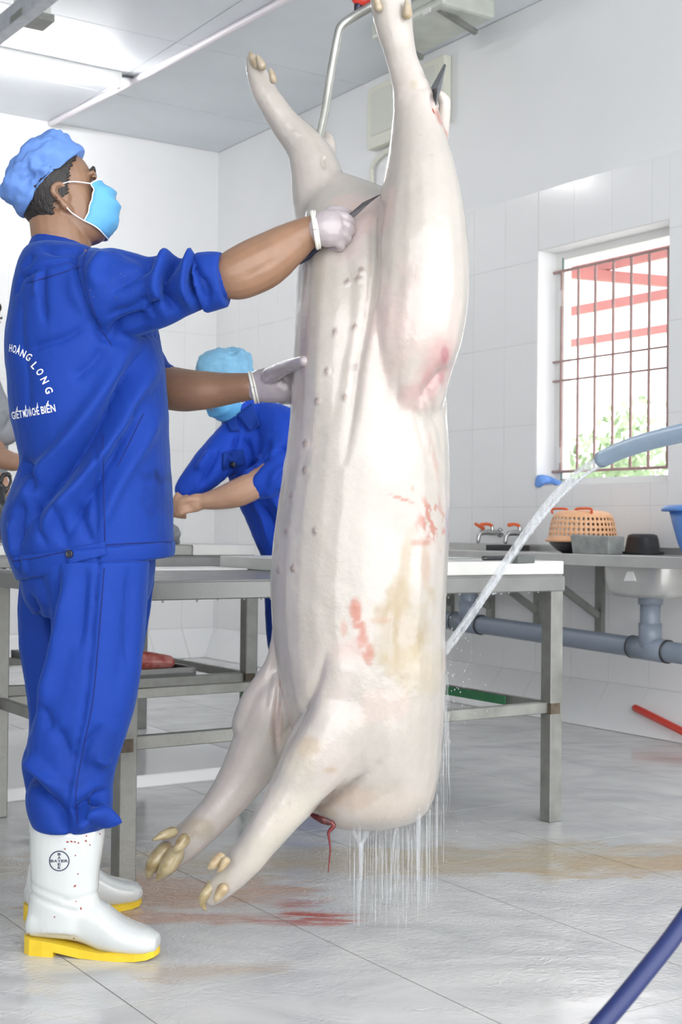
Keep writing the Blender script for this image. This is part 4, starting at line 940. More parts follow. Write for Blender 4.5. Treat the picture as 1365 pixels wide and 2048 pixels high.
# ------------------------------------------------------------------ the man washing the carcass
h1 = HeadFrame(at(121, 399, 3.09), (.90, .20, .36), (-.36, -.06, .93), 1.0)
R_ARM = [(215, 575, 2.94, 36), (330, 572, 2.92, 28), (404, 565, 2.905, 23), (438, 559, 2.905, 38), (460, 553, 2.906, 49), (488, 543, 2.91, 54), (530, 522, 2.92, 54), (580, 488, 2.932, 43), (612, 468, 2.927, 34), (634, 459, 2.928, 31)]
L_ARM = [(200, 590, 3.29, 38), (250, 700, 3.32, 36), (300, 764, 3.295, 40), (350, 778, 3.27, 44), (400, 781, 3.24, 40), (450, 778, 3.22, 33), (500, 773, 3.19, 27.5)]
# right hand closed round the knife handle
R_PALM = [(634, 459, 2.924, 30), (655, 457, 2.914, 35), (676, 458, 2.914, 30)]
R_FING = [[(668, 432, 2.914, 13), (690, 436, 2.917, 12), (699, 446, 2.934, 11), (688, 456, 2.954, 10)], [(672, 446, 2.907, 13), (694, 452, 2.914, 12), (699, 463, 2.934, 11), (684, 470, 2.954, 10)],
          [(668, 462, 2.907, 13), (689, 470, 2.914, 12), (692, 480, 2.934, 11), (676, 484, 2.954, 10)], [(660, 476, 2.911, 12), (678, 486, 2.917, 11), (680, 494, 2.934, 10), (664, 495, 2.949, 9)],
          [(648, 436, 2.924, 14), (664, 425, 2.934, 13), (684, 424, 2.949, 11), (698, 430, 2.959, 9)]]
L_PALM = [(500, 773, 3.19, 27), (525, 771, 3.175, 31), (556, 770, 3.155, 33), (580, 774, 3.15, 27)]
L_FING = [[(540, 752, 3.14, 17), (566, 738, 3.07, 15), (590, 728, 2.985, 13), (609, 722, 2.938, 11)],
          [(570, 752, 3.16, 13), (590, 746, 3.19, 12), (612, 742, 3.20, 11), (632, 742, 3.205, 10)], [(572, 768, 3.165, 13), (594, 764, 3.19, 12), (620, 760, 3.205, 11), (645, 758, 3.215, 10)],
          [(572, 784, 3.165, 13), (592, 782, 3.19, 12), (616, 778, 3.205, 11), (640, 776, 3.215, 10)], [(566, 797, 3.165, 12), (584, 797, 3.19, 11), (602, 796, 3.205, 10), (620, 795, 3.21, 9)]]
bd = MB(); add_head(bd, h1)
T_(bd, [(112, 425, 3.09, 55), (118, 470, 3.08, 56), (128, 520, 3.08, 60)], n=18, side=(1, 0, 0))
slices(bd, [row(520, 90, 220, 3.10, .14), row(600, 60, 270, 3.10, .17), row(750, 60, 290, 3.10, .15), row(900, 75, 300, 3.10, .14), row(1020, 60, 300, 3.10, .15), row(1120, 70, 280, 3.10, .15), row(1180, 90, 260, 3.10, .14)])
for arm in (R_ARM, L_ARM): T_(bd, arm, n=18)
T_(bd, [(u, v, D, r * .84) for u, v, D, r in R_PALM], n=16, flat=[1, .8, .6], side=(0, 0, 1)); T_(bd, [(u, v, D, r * .84) for u, v, D, r in L_PALM], n=16, flat=[1, .75, .55, .5], side=(0, 0, 1)); fingers(bd, R_FING, .82); fingers(bd, L_FING, .82)
T_(bd, [(185, 1150, 2.99, 70), (170, 1300, 2.98, 62), (150, 1420, 2.97, 50), (140, 1550, 2.97, 44), (132, 1700, 2.97, 38), (130, 1820, 2.965, 36), (180, 1868, 2.95, 26), (250, 1880, 2.935, 20)], n=16)
T_(bd, [(190, 1150, 3.21, 66), (175, 1300, 3.22, 58), (150, 1420, 3.22, 46), (142, 1560, 3.22, 42), (138, 1690, 3.22, 36), (140, 1760, 3.22, 30), (190, 1790, 3.27, 22), (240, 1795, 3.30, 17)], n=16)
man_me = remesh(bd, .004, 2)
def tuck(me, h, p0=(.091, .088), p1=(-.096, -.010), k=.90):      # the cap lies outside the crown of the head
    a, b = np.array(p0), np.array(p1); mid = (a + b) / 2; d = (a - b) / np.linalg.norm(a - b); V = getv(me); o = np.array(h(mid[0], 0, mid[1]))
    hb = (V - o) @ np.array(h.F * -d[1] + h.U * d[0]); near = np.linalg.norm(V - np.array(h.o), axis=1) < .17
    w_ = smoothstep(-.004, .012, hb) * near; c = np.array(h(-.005, 0, .02)); setv(me, V + (c - V) * ((1 - k) * w_)[:, None])
tuck(man_me, h1)
# hollow of the ear, and the damp lower forearm
folds(man_me, 3.03, [([(118, 396), (114, 408), (119, 424)], .006, -.006), ([(123, 402), (119, 416)], .004, -.004), ([(470, 560), (530, 535), (590, 490)], .02, .002), ([(500, 590), (560, 545)], .012, -.003)], noise=((30, .0008, 4),))
man = tag(link('person', man_me, m_skin), 'man in blue workwear, light blue cap and white boots holding a knife to the carcass', 'person')
add_hair(h1, man); add_face(h1, man); add_mask(h1, man)
add_cap(h1, man, m_cap, rosette=at(72, 345, 2.99), amp=.007, lat=.097, hh=.104)

# jacket
jk = MB()
slices(jk, [(492, 70, 500, 178, 3.10, .085), (512, 52, 514, 232, 3.10, .15), (556, 38, 552, 285, 3.10, .205), row(620, 27, 308, 3.10, .215), row(690, 15, 322, 3.10, .215), row(760, 20, 330, 3.10, .205), row(830, 26, 335, 3.10, .20), row(895, 40, 338, 3.10, .195),
            row(930, 44, 340, 3.10, .195), row(980, 27, 343, 3.10, .20), row(1030, 9, 345, 3.10, .205), (1082, 10, 1075, 346, 3.10, .20), (1126, 26, 1098, 345, 3.10, .19), (1146, 42, 1106, 338, 3.10, .18)], n=40, power=2.15)
T_(jk, [(190, 590, 2.97, 92), (245, 590, 2.945, 92), (300, 586, 2.92, 76), (350, 574, 2.915, 66), (392, 568, 2.91, 54), (436, 560, 2.905, 44)], n=24, side=(0, 0, 1))
T_(jk, [(190, 590, 3.24, 86), (225, 640, 3.28, 78), (262, 705, 3.31, 62), (292, 752, 3.30, 54), (312, 772, 3.29, 52)], n=20)
J_LINES = [([(300, 690), (262, 770), (215, 860), (150, 945), (90, 1010), (50, 1075)], .016, -.016), ([(322, 690), (282, 790), (240, 880), (180, 965), (120, 1035), (85, 1090)], .016, .012),
           ([(268, 700), (215, 800), (150, 890), (85, 960), (40, 1020)], .018, .010), ([(300, 760), (262, 860), (215, 960), (165, 1050), (150, 1085)], .014, -.010), ([(325, 800), (290, 890), (245, 980), (212, 1070)], .014, .006),
           ([(44, 922), (62, 935), (80, 955), (75, 990)], .012, -.012), ([(60, 1000), (45, 1050), (48, 1095)], .010, -.008), ([(30, 1040), (34, 1090), (40, 1120)], .008, .005), ([(75, 1000), (95, 1050), (110, 1095)], .009, -.005), ([(130, 1010), (140, 1060), (150, 1090)], .010, -.006), ([(170, 1000), (190, 1060), (205, 1090)], .010, -.006),
           ([(180, 492), (166, 530), (178, 590), (198, 650), (224, 690)], .006, -.007, 1), ([(55, 566), (110, 550), (166, 532)], .005, -.005, 1), ([(40, 596), (55, 567)], .005, -.004), ([(108, 552), (104, 600), (112, 660)], .007, -.007), ([(98, 556), (92, 610)], .008, .004), ([(60, 590), (58, 690), (70, 760), (70, 850)], .01, -.003),
           ([(200, 660), (150, 690), (90, 705), (60, 712)], .010, -.005), ([(225, 690), (262, 672), (320, 655)], .014, -.014), ([(230, 700), (200, 740), (160, 770)], .015, -.006),
           ([(378, 518), (362, 545), (350, 580), (352, 615), (372, 642)], .010, -.020), ([(352, 512), (336, 560), (330, 610), (345, 645)], .016, .010), ([(396, 520), (384, 560), (378, 600), (392, 632)], .010, .012), ([(412, 540), (400, 580), (412, 620)], .008, -.012), ([(335, 525), (300, 570), (240, 610)], .014, -.006), ([(330, 610), (280, 640), (230, 655)], .016, -.008), ([(340, 620), (322, 640), (325, 655)], .01, -.012), ([(250, 512), (300, 540), (330, 580)], .014, -.004), ([(232, 520), (210, 560), (215, 600)], .016, .006),
           ([(287, 828), (262, 880), (236, 932)], .005, -.005), ([(276, 830), (252, 880)], .008, .003), ([(206, 870), (208, 980), (210, 1088)], .004, -.004), ([(90, 500), (130, 515), (170, 508)], .012, -.006), ([(80, 520), (60, 545)], .01, -.005)]
J_TINT = [([(180, 492), (166, 530), (178, 590), (198, 650), (224, 690)], .0022, .75), ([(55, 566), (110, 550), (166, 532)], .002, .7), ([(287, 828), (262, 880), (236, 932)], .002, .6), ([(206, 870), (208, 980), (210, 1088)], .002, .65)]
J_WET = [(300, 950, 18, .3), (325, 955, 14, .3), (320, 1000, 40, .16), (265, 1105, 8, .3)]
jacket = cloth('jacket', jk, 3.0, man, .0055, 4, J_LINES, tints=J_TINT, wet=J_WET)
q = MB(); slices(q, [(1112, 22, 1082, 348, 3.10, .204), (1120, 24, 1088, 349, 3.10, .206), (1152, 36, 1106, 348, 3.10, .200), (1160, 40, 1113, 345, 3.10, .195)], n=48, sub=3, power=2.15)
wb = cloth('waistband', q, 3.0, jacket, .0045, 2, [([(40, 1110), (43, 1140)], .006, .003), ([(60, 1112), (64, 1145)], .006, .003), ([(213, 1098), (212, 1125)], .003, -.004)], noise=((20, .0015, 3),))
# collar and folded cuff
q = MB(); slices(q, [(472, 70, 480, 158, 3.09, .066), (480, 65, 488, 170, 3.09, .074), (500, 58, 505, 188, 3.09, .095), (514, 56, 520, 200, 3.09, .11)], n=36)
cloth('collar', q, 3.0, jacket, .0045, 2, [([(150, 486), (172, 505)], .006, .003), ([(64, 494), (120, 500), (176, 502)], .006, -.003)], noise=((20, .0012, 3),))
q = MB(); T_(q, [(402, 566, 2.91, 61), (425, 562, 2.905, 59), (449, 559, 2.90, 55)], n=28, side=(0, 0, 1), dome=False)
cloth('cuff', q, 2.95, jacket, .0045, 2, [([(384, 520), (404, 560), (418, 600), (425, 622)], .006, -.008), ([(415, 570), (425, 600), (422, 615)], .006, -.006)], noise=((24, .0015, 4),))
# tab with button at the waist
bvh = None
def bvh_of(*objs):
    V = []; F = []
    for o in objs:
        k = len(V); V += [v.co.copy() for v in o.data.vertices]; F += [tuple(i + k for i in p.vertices) for p in o.data.polygons]
    return BVHTree.FromPolygons(V, F)
CAMP = Vector((0, 0, HC))
def drape(bv, u, v, off=.0012):
    d = ray(u, v).normalized(); loc, nrm, i, dist = bv.ray_cast(CAMP, d)
    if loc is None: return None
    return loc - d * off
def drape_patch(bv, name, quad, m, parent, off=.003, n=10, thick=.003):
    V = []; F = []
    for i in range(n + 1):
        for j in range(n + 1):
            s, t = i / n, j / n; a, b, c, d = [np.array(p, float) for p in quad]; p = (a * (1 - s) + b * s) * (1 - t) + (d * (1 - s) + c * s) * t
            V.append(drape(bv, p[0], p[1], off) or at(p[0], p[1], 2.9))
    for i in range(n):
        for j in range(n): k = i * (n + 1) + j; F.append((k, k + n + 1, k + n + 2, k + 1))
    mb_ = MB().add(V, F, True); o = mb_.obj(name, m, parent); setcol(o.data, np.tile(np.array(BLUE), (len(V), 1))); s = o.modifiers.new('t', 'SOLIDIFY'); s.thickness = thick; s.offset = 0; return o
bv = bvh_of(jacket, wb)
tab = drape_patch(bv, 'waist_tab', [(129, 1100), (211, 1083), (213, 1110), (136, 1128)], m_blue_cloth, jacket, .004)
c = drape(bv, 138, 1108, .008)
MB().lathe([(.0085, -.004), (.0085, .001), (.0065, .003), (.0055, .0022), (.001, .0022)], c, (-.25, -1, .02), n=18).obj('button', m_button, jacket)

m_seam = mat('dark_blue_seam', (.004, .014, .14), 0.8)
def seam(bv, pts, parent, r=.0011, name='seam'):
    q = [drape(bv, p.x, p.y, .0006) for p in cr([Vector((u, v, 0)) for u, v in pts], 8)]; q = [p for p in q if p is not None]
    MB().tube(q, r, n=6, sub=1).obj(name, m_seam, parent)
for pts, wd, k_ in J_TINT: seam(bv, pts, jacket)
for pts in ([(24, 1122), (60, 1118), (110, 1108), (160, 1097), (212, 1090), (280, 1086), (344, 1084)],): seam(bv, pts, jacket, .0012)
# printing on the back of the jacket
def text_mesh(s):
    cu = bpy.data.curves.new('t', 'FONT'); cu.body = s; cu.offset = .022; cu.resolution_u = 3
    o = bpy.data.objects.new('t', cu); col.objects.link(o); dg = bpy.context.evaluated_depsgraph_get(); dg.update()
    me = bpy.data.meshes.new_from_object(o.evaluated_get(dg)); bpy.data.objects.remove(o)
    bm = bmesh.new(); bm.from_mesh(me); bmesh.ops.triangulate(bm, faces=bm.faces[:])
    for _ in range(2):
        bmesh.ops.subdivide_edges(bm, edges=[e for e in bm.edges if e.calc_length() > .12], cuts=1); bmesh.ops.triangulate(bm, faces=bm.faces[:])
    V = np.array([v.co[:] for v in bm.verts]); F = [tuple(v.index for v in f.verts) for f in bm.faces]; bm.free(); return V, F
def print_text(bv, items, name, m, parent, off=.0012):
    V = []; F = []
    for s, u, v, wpx, hpx, ang in items:      # centre of baseline, width, capital height, slope
        tv, tf = text_mesh(s)
        x0, x1 = tv[:, 0].min(), tv[:, 0].max(); k = len(V); c, sn = math.cos(ang), math.sin(ang)
        for p in tv:
            x = ((p[0] - x0) / max(x1 - x0, 1e-6) - .5) * wpx; y = -p[1] / .72 * hpx
            q = drape(bv, u + x * c - y * sn, v + x * sn + y * c, off); V.append(q or at(u + x * c - y * sn, v + x * sn + y * c, 3.0))
        F += [tuple(i + k for i in f) for f in tf]
    return MB().add(V, F).obj(name, m, parent)
bvj = bvh_of(jacket)
items = [('H', 20.5, 703, 5.5, 15, .10), ('O', 27.5, 705, 7, 15, .18), ('À', 34.5, 708, 8, 15, .28), ('N', 43.5, 713.5, 9.5, 15, .42), ('G', 53.5, 720, 10, 15, .60),
         ('L', 64, 736, 9, 15, .82), ('O', 74, 748, 11, 15, .95), ('N', 83, 764, 11.5, 15, 1.08), ('G', 91, 783, 12, 15, 1.22)]
print_text(bvj, items, 'arched_print', m_print, jacket)
ln = lambda u: 839 - (u - 23) * .185
items = [(s, u, ln(u), w_, 15, -.18) for s, u, w_ in (('GIẾT', 35, 21), ('MỔ', 52, 9.5), ('VÀ', 61, 6.5), ('CHẾ', 72.5, 14.5), ('BIẾN', 97.5, 29))]
print_text(bvj, items, 'straight_print', m_print, jacket)

# drops of water caught on the shoulder and sleeve
wd = MB(); rng = random.Random(21)
for k in range(150):
    u, v = (rng.uniform(170, 330), rng.uniform(495, 600)) if k % 2 else (rng.uniform(380, 445), rng.uniform(512, 600))
    if k % 5 == 0: u, v = rng.uniform(300, 345), rng.uniform(780, 1110)
    p = drape(bvj, u, v, .0003)
    if p is not None: r = rng.uniform(.0006, .0016); wd.lathe([(r * .2, -r), (r, 0), (r * .2, r)], p, n=6)
wd.obj('water_drops', m_bead, jacket)['kind'] = 'stuff'
# trousers
tz = MB()
slices(tz, [row(1085, 60, 315, 3.10, .17), row(1140, 44, 308, 3.10, .175), row(1190, 50, 300, 3.10, .165), row(1230, 70, 285, 3.10, .13)], n=30)
slices(tz, [row(1120, 70, 300, 2.99, .10), row(1200, 100, 294, 2.985, .105), row(1300, 95, 287, 2.98, .10), row(1400, 72, 273, 2.97, .095), row(1474, 56, 252, 2.965, .09), row(1535, 68, 232, 2.965, .085), row(1580, 54, 226, 2.965, .092), (1616, 56, 1612, 224, 2.963, .094), (1640, 64, 1636, 222, 2.96, .094), (1652, 72, 1648, 220, 2.96, .092), (1656, 84, 1652, 212, 2.96, .085)], n=28)
T_(tz, [(170, 1622, 2.915, 30), (205, 1632, 2.89, 26), (228, 1640, 2.885, 17), (244, 1644, 2.885, 6)], n=14, flat=.6)
slices(tz, [row(1120, 42, 312, 3.22, .10), row(1200, 37, 305, 3.22, .10), row(1300, 40, 288, 3.22, .09), row(1400, 56, 270, 3.22, .085), row(1470, 58, 246, 3.22, .08), row(1520, 44, 225, 3.22, .08), row(1570, 52, 212, 3.22, .08), row(1605, 62, 206, 3.22, .08), row(1620, 70, 200, 3.22, .075)], n=24)
T_LINES = [([(130, 1130), (112, 1240), (90, 1340), (68, 1420), (56, 1470)], .010, -.012), ([(150, 1150), (136, 1250), (112, 1350), (90, 1430)], .018, .008), ([(58, 1188), (70, 1260), (84, 1320)], .009, -.010),
           ([(68, 1545), (110, 1575), (140, 1600), (152, 1640)], .012, -.012), ([(64, 1500), (100, 1535), (130, 1565)], .016, .010), ([(222, 1572), (195, 1588), (160, 1605)], .010, -.014), ([(215, 1600), (190, 1622), (165, 1640)], .012, .008), ([(70, 1530), (60, 1560)], .010, -.012),
           ([(210, 1120), (200, 1250), (186, 1400), (166, 1500), (152, 1590), (158, 1664)], .004, -.004, 1), ([(185, 1130), (180, 1210), (172, 1290)], .014, -.006), ([(240, 1130), (262, 1250), (240, 1400)], .03, -.004), ([(268, 1130), (272, 1230), (268, 1330)], .010, -.006), ([(130, 1440), (150, 1480), (160, 1520)], .014, -.006), ([(220, 1440), (190, 1480), (175, 1540)], .014, -.006), ([(100, 1400), (120, 1450)], .014, -.005), ([(200, 1500), (225, 1520)], .012, .006)]
T_TINT = [([(210, 1120), (200, 1250), (186, 1400), (166, 1500), (152, 1590), (158, 1664)], .0024, .6)]
trousers = cloth('trousers', tz, 2.97, man, .0055, 4, T_LINES, tints=T_TINT, wet=[(190, 1500, 60, .14), (110, 1600, 60, .12), (215, 1640, 30, .2)])

bvt = bvh_of(trousers)
for pts, wd, k_ in T_TINT: seam(bvt, pts, trousers)
# gloves
def glove(palm, fing, rim, name='glove', flat=.7):
    (u0, v0, d0, r0), (u1, v1, d1, r1) = palm[-2:]; palm = palm + [(u1 + (u1 - u0) * .55, v1 + (v1 - v0) * .55, d1 + (d1 - d0) * .55, r1 * .62)]
    q = MB(); T_(q, [(u, v, D, r + 2.5) for u, v, D, r in palm], n=18, dome=False, flat=[1.02] + [flat + .12] + [flat] * (len(palm) - 2), side=(0, 0, 1)); fingers(q, fing, 1.0); me = remesh(q, .0028, 3)
    V = getv(me); setv(me, V + getn(me) * ((vnoise(V, 60, 3) - .5) * .0022 + .0008)[:, None]); g = link(name, me, m_glove, man)
    for pts, r in rim: MB().tube([at(*p) for p in pts], r, n=8, sub=3, caps=False).obj('rolled_rim', m_rim, g)
    return g
def ring(u, v, D, ru, rd, tilt, n=17): return [(u + math.sin(t) * ru * math.sin(tilt), v - math.sin(t) * ru * math.cos(tilt), D - math.cos(t) * rd) for t in np.linspace(0, 2 * math.pi, n)]
glove(R_PALM, R_FING, [(ring(630, 460, 2.925, 37, .0435, -.15), .0042), (ring(635, 459, 2.924, 37, .043, -.15), .003)], flat=.78)
glove([(514,) + L_PALM[0][1:]] + L_PALM[1:], L_FING, [(ring(505, 775, 3.188, 31, .0365, -.22), .0036), (ring(511, 775, 3.185, 31, .036, -.22), .0026)], flat=.62)

# boots
def boot(heel, toe, emblem=False):
    heel, toe = Vector(heel), Vector(toe); f = (toe - heel).normalized(); L = (toe - heel).length; r = f.cross(ZD); k = L / .29
    g = lambda s, w, z: heel + f * s * k + r * w + ZD * z
    b = bpy.data.objects.new('boot', None)
    q = MB()
    def shaft(rows): 
        C = cr([g((a + c) / 2, 0, z) for z, a, c, w in rows], 3); X = cr([f * (c - a) / 2 * k for z, a, c, w in rows], 3); Y = cr([r * w for z, a, c, w in rows], 3); q.loft(list(zip(C, X, Y)), 28, True, 2.2)
    shaft([(.05, .002, .17, .046), (.092, .005, .166, .047), (.124, .010, .158, .048), (.167, .011, .157, .052), (.22, .009, .164, .057), (.262, .010, .168, .058), (.285, .016, .160, .050)])
    rows = [(.004, .036, .075, .022), (.02, .032, .10, .037), (.065, .030, .12, .042), (.12, .026, .125, .042), (.165, .010, .112, .045), (.20, .006, .085, .0495), (.235, .005, .069, .0495), (.268, .007, .059, .044), (.289, .014, .047, .026)]
    C = cr([g(s, 0, (a + c) / 2) for s, a, c, w in rows], 3); X = cr([ZD * (c - a) / 2 for s, a, c, w in rows], 3); Y = cr([r * w for s, a, c, w in rows], 3); q.loft(list(zip(C, X, Y)), 24, True, 2.4)
    me = remesh(q, .0045, 4); b = link('boot', me, m_boot, man)
    V = getv(me); N = getn(me)
    for s0, z0, s1, z1, am in ((.0, .135, .12, .10, -.003), (.02, .15, .10, .128, -.002), (.10, .12, .17, .135, -.0025)):
        a, c = g(s0, 0, z0), g(s1, 0, z1); P = np.stack([(V - np.array(heel)) @ np.array(f), V[:, 2]], 1); d, t = segdist(P, [(s0 * k, z0), (s1 * k, z1)]); V = V + N * (am * np.exp(-(d / .006) ** 2))[:, None]
    setv(me, V)
    # sole: heel block and forefoot
    q = MB()
    def plate(rows, n=20):
        pts = [(s, w) for s, w, *_ in rows]; top = [g(s, w, zt) for s, w, zb, zt in rows] + [g(s, -w, zt) for s, w, zb, zt in rows[::-1]]; bot = [g(s, w, zb) for s, w, zb, zt in rows] + [g(s, -w, zb) for s, w, zb, zt in rows[::-1]]; m_ = len(top)
        q.add(top + bot, [tuple(range(m_)), tuple(range(2 * m_ - 1, m_ - 1, -1))] + [(i, m_ + i, m_ + (i + 1) % m_, (i + 1) % m_) for i in range(m_)])
    plate([(-.001, .006, 0, .036), (.004, .022, 0, .036), (.02, .037, 0, .035), (.05, .042, 0, .033), (.074, .042, 0, .030)])
    plate([(.07, .042, .012, .030), (.10, .041, .006, .025), (.13, .042, .001, .020), (.17, .0445, 0, .015), (.21, .0485, 0, .013), (.25, .0465, .001, .014), (.272, .038, .003, .017), (.285, .024, .006, .021), (.2905, .008, .008, .022)])
    q.obj('sole', m_sole, b)
    return b
near_boot = boot(at(52, 1900, 2.955).xy.to_3d(), at(318, 1905, 2.915).xy.to_3d())
hx = at(280, 1812, 3.34); tdir = Vector((.84, .54, 0))
far_boot = boot(Vector((hx.x, 3.33, 0)) - tdir * .29, Vector((hx.x, 3.33, 0)))
bvb = bvh_of(near_boot)
# round emblem with crossed lettering on the boot shaft
q = MB(); V = []; F = []; nn_ = 48
for i in range(nn_):
    for rr in (18.6, 20.6): V.append(drape(bvb, 118.5 + rr * math.cos(2 * math.pi * i / nn_), 1722 + rr * math.sin(2 * math.pi * i / nn_), .0012))
for i in range(nn_): j = (i + 1) % nn_; F.append((2 * i, 2 * i + 1, 2 * j + 1, 2 * j))
q.add(V, F).obj('emblem_ring', m_navy, near_boot)
it = [(c_, 118.5 + dx, 1724.6, 6.4, 5.4, 0) for c_, dx in zip('BAYER', (-14.2, -7.1, 0, 7.1, 14.2))] + [(c_, 118.5, 1724.6 + dy, 6.0, 5.4, 0) for c_, dy in zip('BAER', (-13.6, -6.8, 6.8, 13.6))]
print_text(bvb, it, 'emblem_lettering', m_navy, near_boot)
# specks of blood on the boot
V = []; F = []; rng = random.Random(5)
for (u, v, l, a) in [(135, 1684, 7, .1), (143, 1683, 6, .3), (150, 1684, 5, 0), (157, 1686, 4, .2), (172, 1682, 6, .9), (173, 1672, 4, .3), (156, 1748, 3, .2), (150, 1772, 8, -.6), (152, 1803, 3, 0), (162, 1817, 7, 1.3), (148, 1877, 4, 1), (147, 1887, 4, .3), (80, 1876, 3, 0), (109, 1834, 3, 0), (151, 1711, 3, 0), (130, 1698, 4, .3), (180, 1690, 3, 0), (160, 1892, 3, .2), (58, 1868, 3, 0), (200, 1668, 3, 0)]:
    c = math.cos(a) * l / 2, math.sin(a) * l / 2; k = len(V); w_ = 1.1
    for dx, dy in ((-c[0], -c[1]), (c[1] * 2.0 / l * 2, -c[0] * 2.0 / l * 2), (c[0], c[1]), (-c[1] * 2.0 / l * 2, c[0] * 2.0 / l * 2)):
        V.append(drape(bvb, u + dx, v + dy, .001) or at(u, v, 2.9))
    F.append((k, k + 1, k + 2, k + 3))
MB().add(V, F).obj('blood_specks', mat('dried_blood', (.30, .04, .03), .5), near_boot)['kind'] = 'stuff'

# knife in the right hand
kn = thing('butcher_knife', 'long butcher knife with black handle in the gloved right hand', 'knife')
q = MB(); T_(q, [(598, 521, 2.981, 9), (618, 507, 2.974, 10.5), (640, 488, 2.954, 9), (672, 458, 2.933, 9), (690, 441, 2.930, 9)], n=12, flat=.6); q.obj('handle', mat('black_knife_handle', (.02, .024, .05), .35), kn)
bl = MB(); A_ = at(684, 447, 2.930); B_ = at(692, 434, 2.930); C_ = at(726, 405, 2.940); T__ = at(764, 387, 2.972); E_ = at(742, 404, 2.952); G_ = at(702, 441, 2.926)
pts = [A_, B_, C_, T__, E_, G_]; off = Vector((0, .0022, 0)); bl.add(pts + [p + off for p in pts], [(0, 1, 2, 3, 4, 5), (11, 10, 9, 8, 7, 6)] + [(i, i + 6, (i + 1) % 6 + 6, (i + 1) % 6) for i in range(6)]); bl.obj('blade', mat('dull_knife_steel', (.14, .135, .145), .5, .4, var=.2, vscale=50), kn)
# ------------------------------------------------------------------ the man bending over the rear table
h2 = HeadFrame(at(455, 768, 5.0), (-.56, -.55, -.60), (-.38, -.30, .80), 1.0)
A_ARM = [(470, 872, 5.02, 24), (425, 930, 4.97, 22), (388, 968, 4.95, 20), (372, 990, 4.94, 17)]
B_ARM = [(552, 855, 5.0, 24), (558, 915, 4.94, 24), (528, 957, 4.90, 27), (480, 984, 4.88, 29), (435, 998, 4.88, 22), (405, 1003, 4.88, 16)]
A_PALM = [(376, 986, 4.94, 17), (364, 1000, 4.93, 19), (356, 1010, 4.93, 15)]
B_PALM = [(408, 1002, 4.88, 16), (390, 1006, 4.87, 19), (376, 1012, 4.87, 16)]
A_FING = [[(356 + k * 7, 1008, 4.93, 5.6), (348 + k * 7, 1020 + k * 2, 4.92, 5), (346 + k * 8, 1032 + k, 4.935, 4.4)] for k in range(4)] + [[(374, 996, 4.91, 7), (372, 1010, 4.90, 6), (370, 1020, 4.90, 5)]]
B_FING = [[(382, 996 + k * 8, 4.862, 5.6), (364 - k * .5, 1001 + k * 8.5, 4.852, 5.0), (352 + k * 1.5, 1012 + k * 7, 4.87, 4.4)] for k in range(4)] + [[(392, 998, 4.86, 7), (376, 1000, 4.85, 6), (366, 1006, 4.85, 5)]]
bd = MB(); add_head(bd, h2)
T_(bd, [(470, 790, 5.02, 34), (488, 825, 5.04, 34), (505, 860, 5.06, 38)], n=14)
T_(bd, [(508, 875, 5.10, 42), (545, 970, 5.16, 46), (590, 1090, 5.24, 46)], n=16)
for a_ in (A_ARM, B_ARM): T_(bd, a_, n=14)
T_(bd, A_PALM, n=12, flat=.6); T_(bd, B_PALM, n=12, flat=.6); fingers(bd, A_FING); fingers(bd, B_FING)
T_(bd, [(582, 1110, 5.22, 30), (573, 1280, 5.155, 22), (592, 1400, 5.16, 18), (602, 1495, 5.18, 13), (592, 1510, 5.12, 9)], n=12)
T_(bd, [(604, 1110, 5.28, 30), (609, 1280, 5.30, 22), (632, 1400, 5.32, 18), (644, 1470, 5.34, 13), (634, 1484, 5.28, 9)], n=12)
man2 = tag(link('person', (lambda me: (tuck(me, h2, (.096, .066), (-.105, -.035)), me)[1])(remesh(bd, .005, 2)), m_skin2), 'man in blue workwear and pale blue cap bending over the rear table', 'person')
add_hair(h2, man2); add_face(h2, man2); add_mask(h2, man2)
add_cap(h2, man2, m_cap2, p0=(.096, .066), p1=(-.105, -.035), lat=.096, hh=.125, amp=.009, seed=9, puff=1.08)
q = MB()
T_(q, [(500, 850, 5.06, 58), (515, 890, 5.08, 76), (535, 940, 5.11, 80), (556, 1000, 5.15, 76), (578, 1060, 5.19, 72), (598, 1110, 5.22, 72)], n=24, side=(1, 0, 0), flat=.95)
T_(q, [(478, 872, 5.03, 42), (448, 905, 5.0, 42), (420, 935, 4.97, 40), (392, 962, 4.955, 33), (378, 978, 4.95, 29)], n=16)
T_(q, [(545, 848, 5.02, 46), (568, 868, 4.98, 50), (564, 915, 4.94, 47), (546, 948, 4.91, 42), (520, 962, 4.90, 38)], n=18)
L2 = [([(478, 860), (470, 920), (450, 960)], .012, -.012), ([(490, 870), (505, 930), (500, 975)], .012, -.012), ([(540, 880), (520, 930), (500, 950)], .014, -.010), ([(560, 900), (530, 915), (505, 920)], .010, .010), ([(585, 895), (550, 905), (525, 925)], .012, -.010), ([(590, 930), (560, 945), (540, 975)], .012, .008),
      ([(440, 900), (425, 940), (405, 975)], .012, -.010), ([(425, 905), (400, 945)], .012, .008), ([(520, 1010), (545, 1050), (555, 1090)], .014, -.010), ([(540, 990), (570, 1040), (580, 1090)], .014, .008), ([(500, 985), (525, 1040), (535, 1088)], .012, .006), ([(560, 985), (580, 1010), (595, 1050)], .012, -.010)]
jk2 = cloth('jacket', q, 4.98, man2, .007, 3, L2, noise=((12, .005, 3), (30, .002, 5)), base=(.012, .065, .50))
q = MB(); T_(q, [(484, 826, 5.03, 40), (494, 842, 5.04, 46), (504, 858, 5.05, 52)], n=20)
cloth('collar', q, 4.98, jk2, .006, 2, [([(480, 822), (495, 850)], .01, -.01)], noise=((18, .003, 2),), base=(.012, .065, .50))
bv2 = bvh_of(jk2)
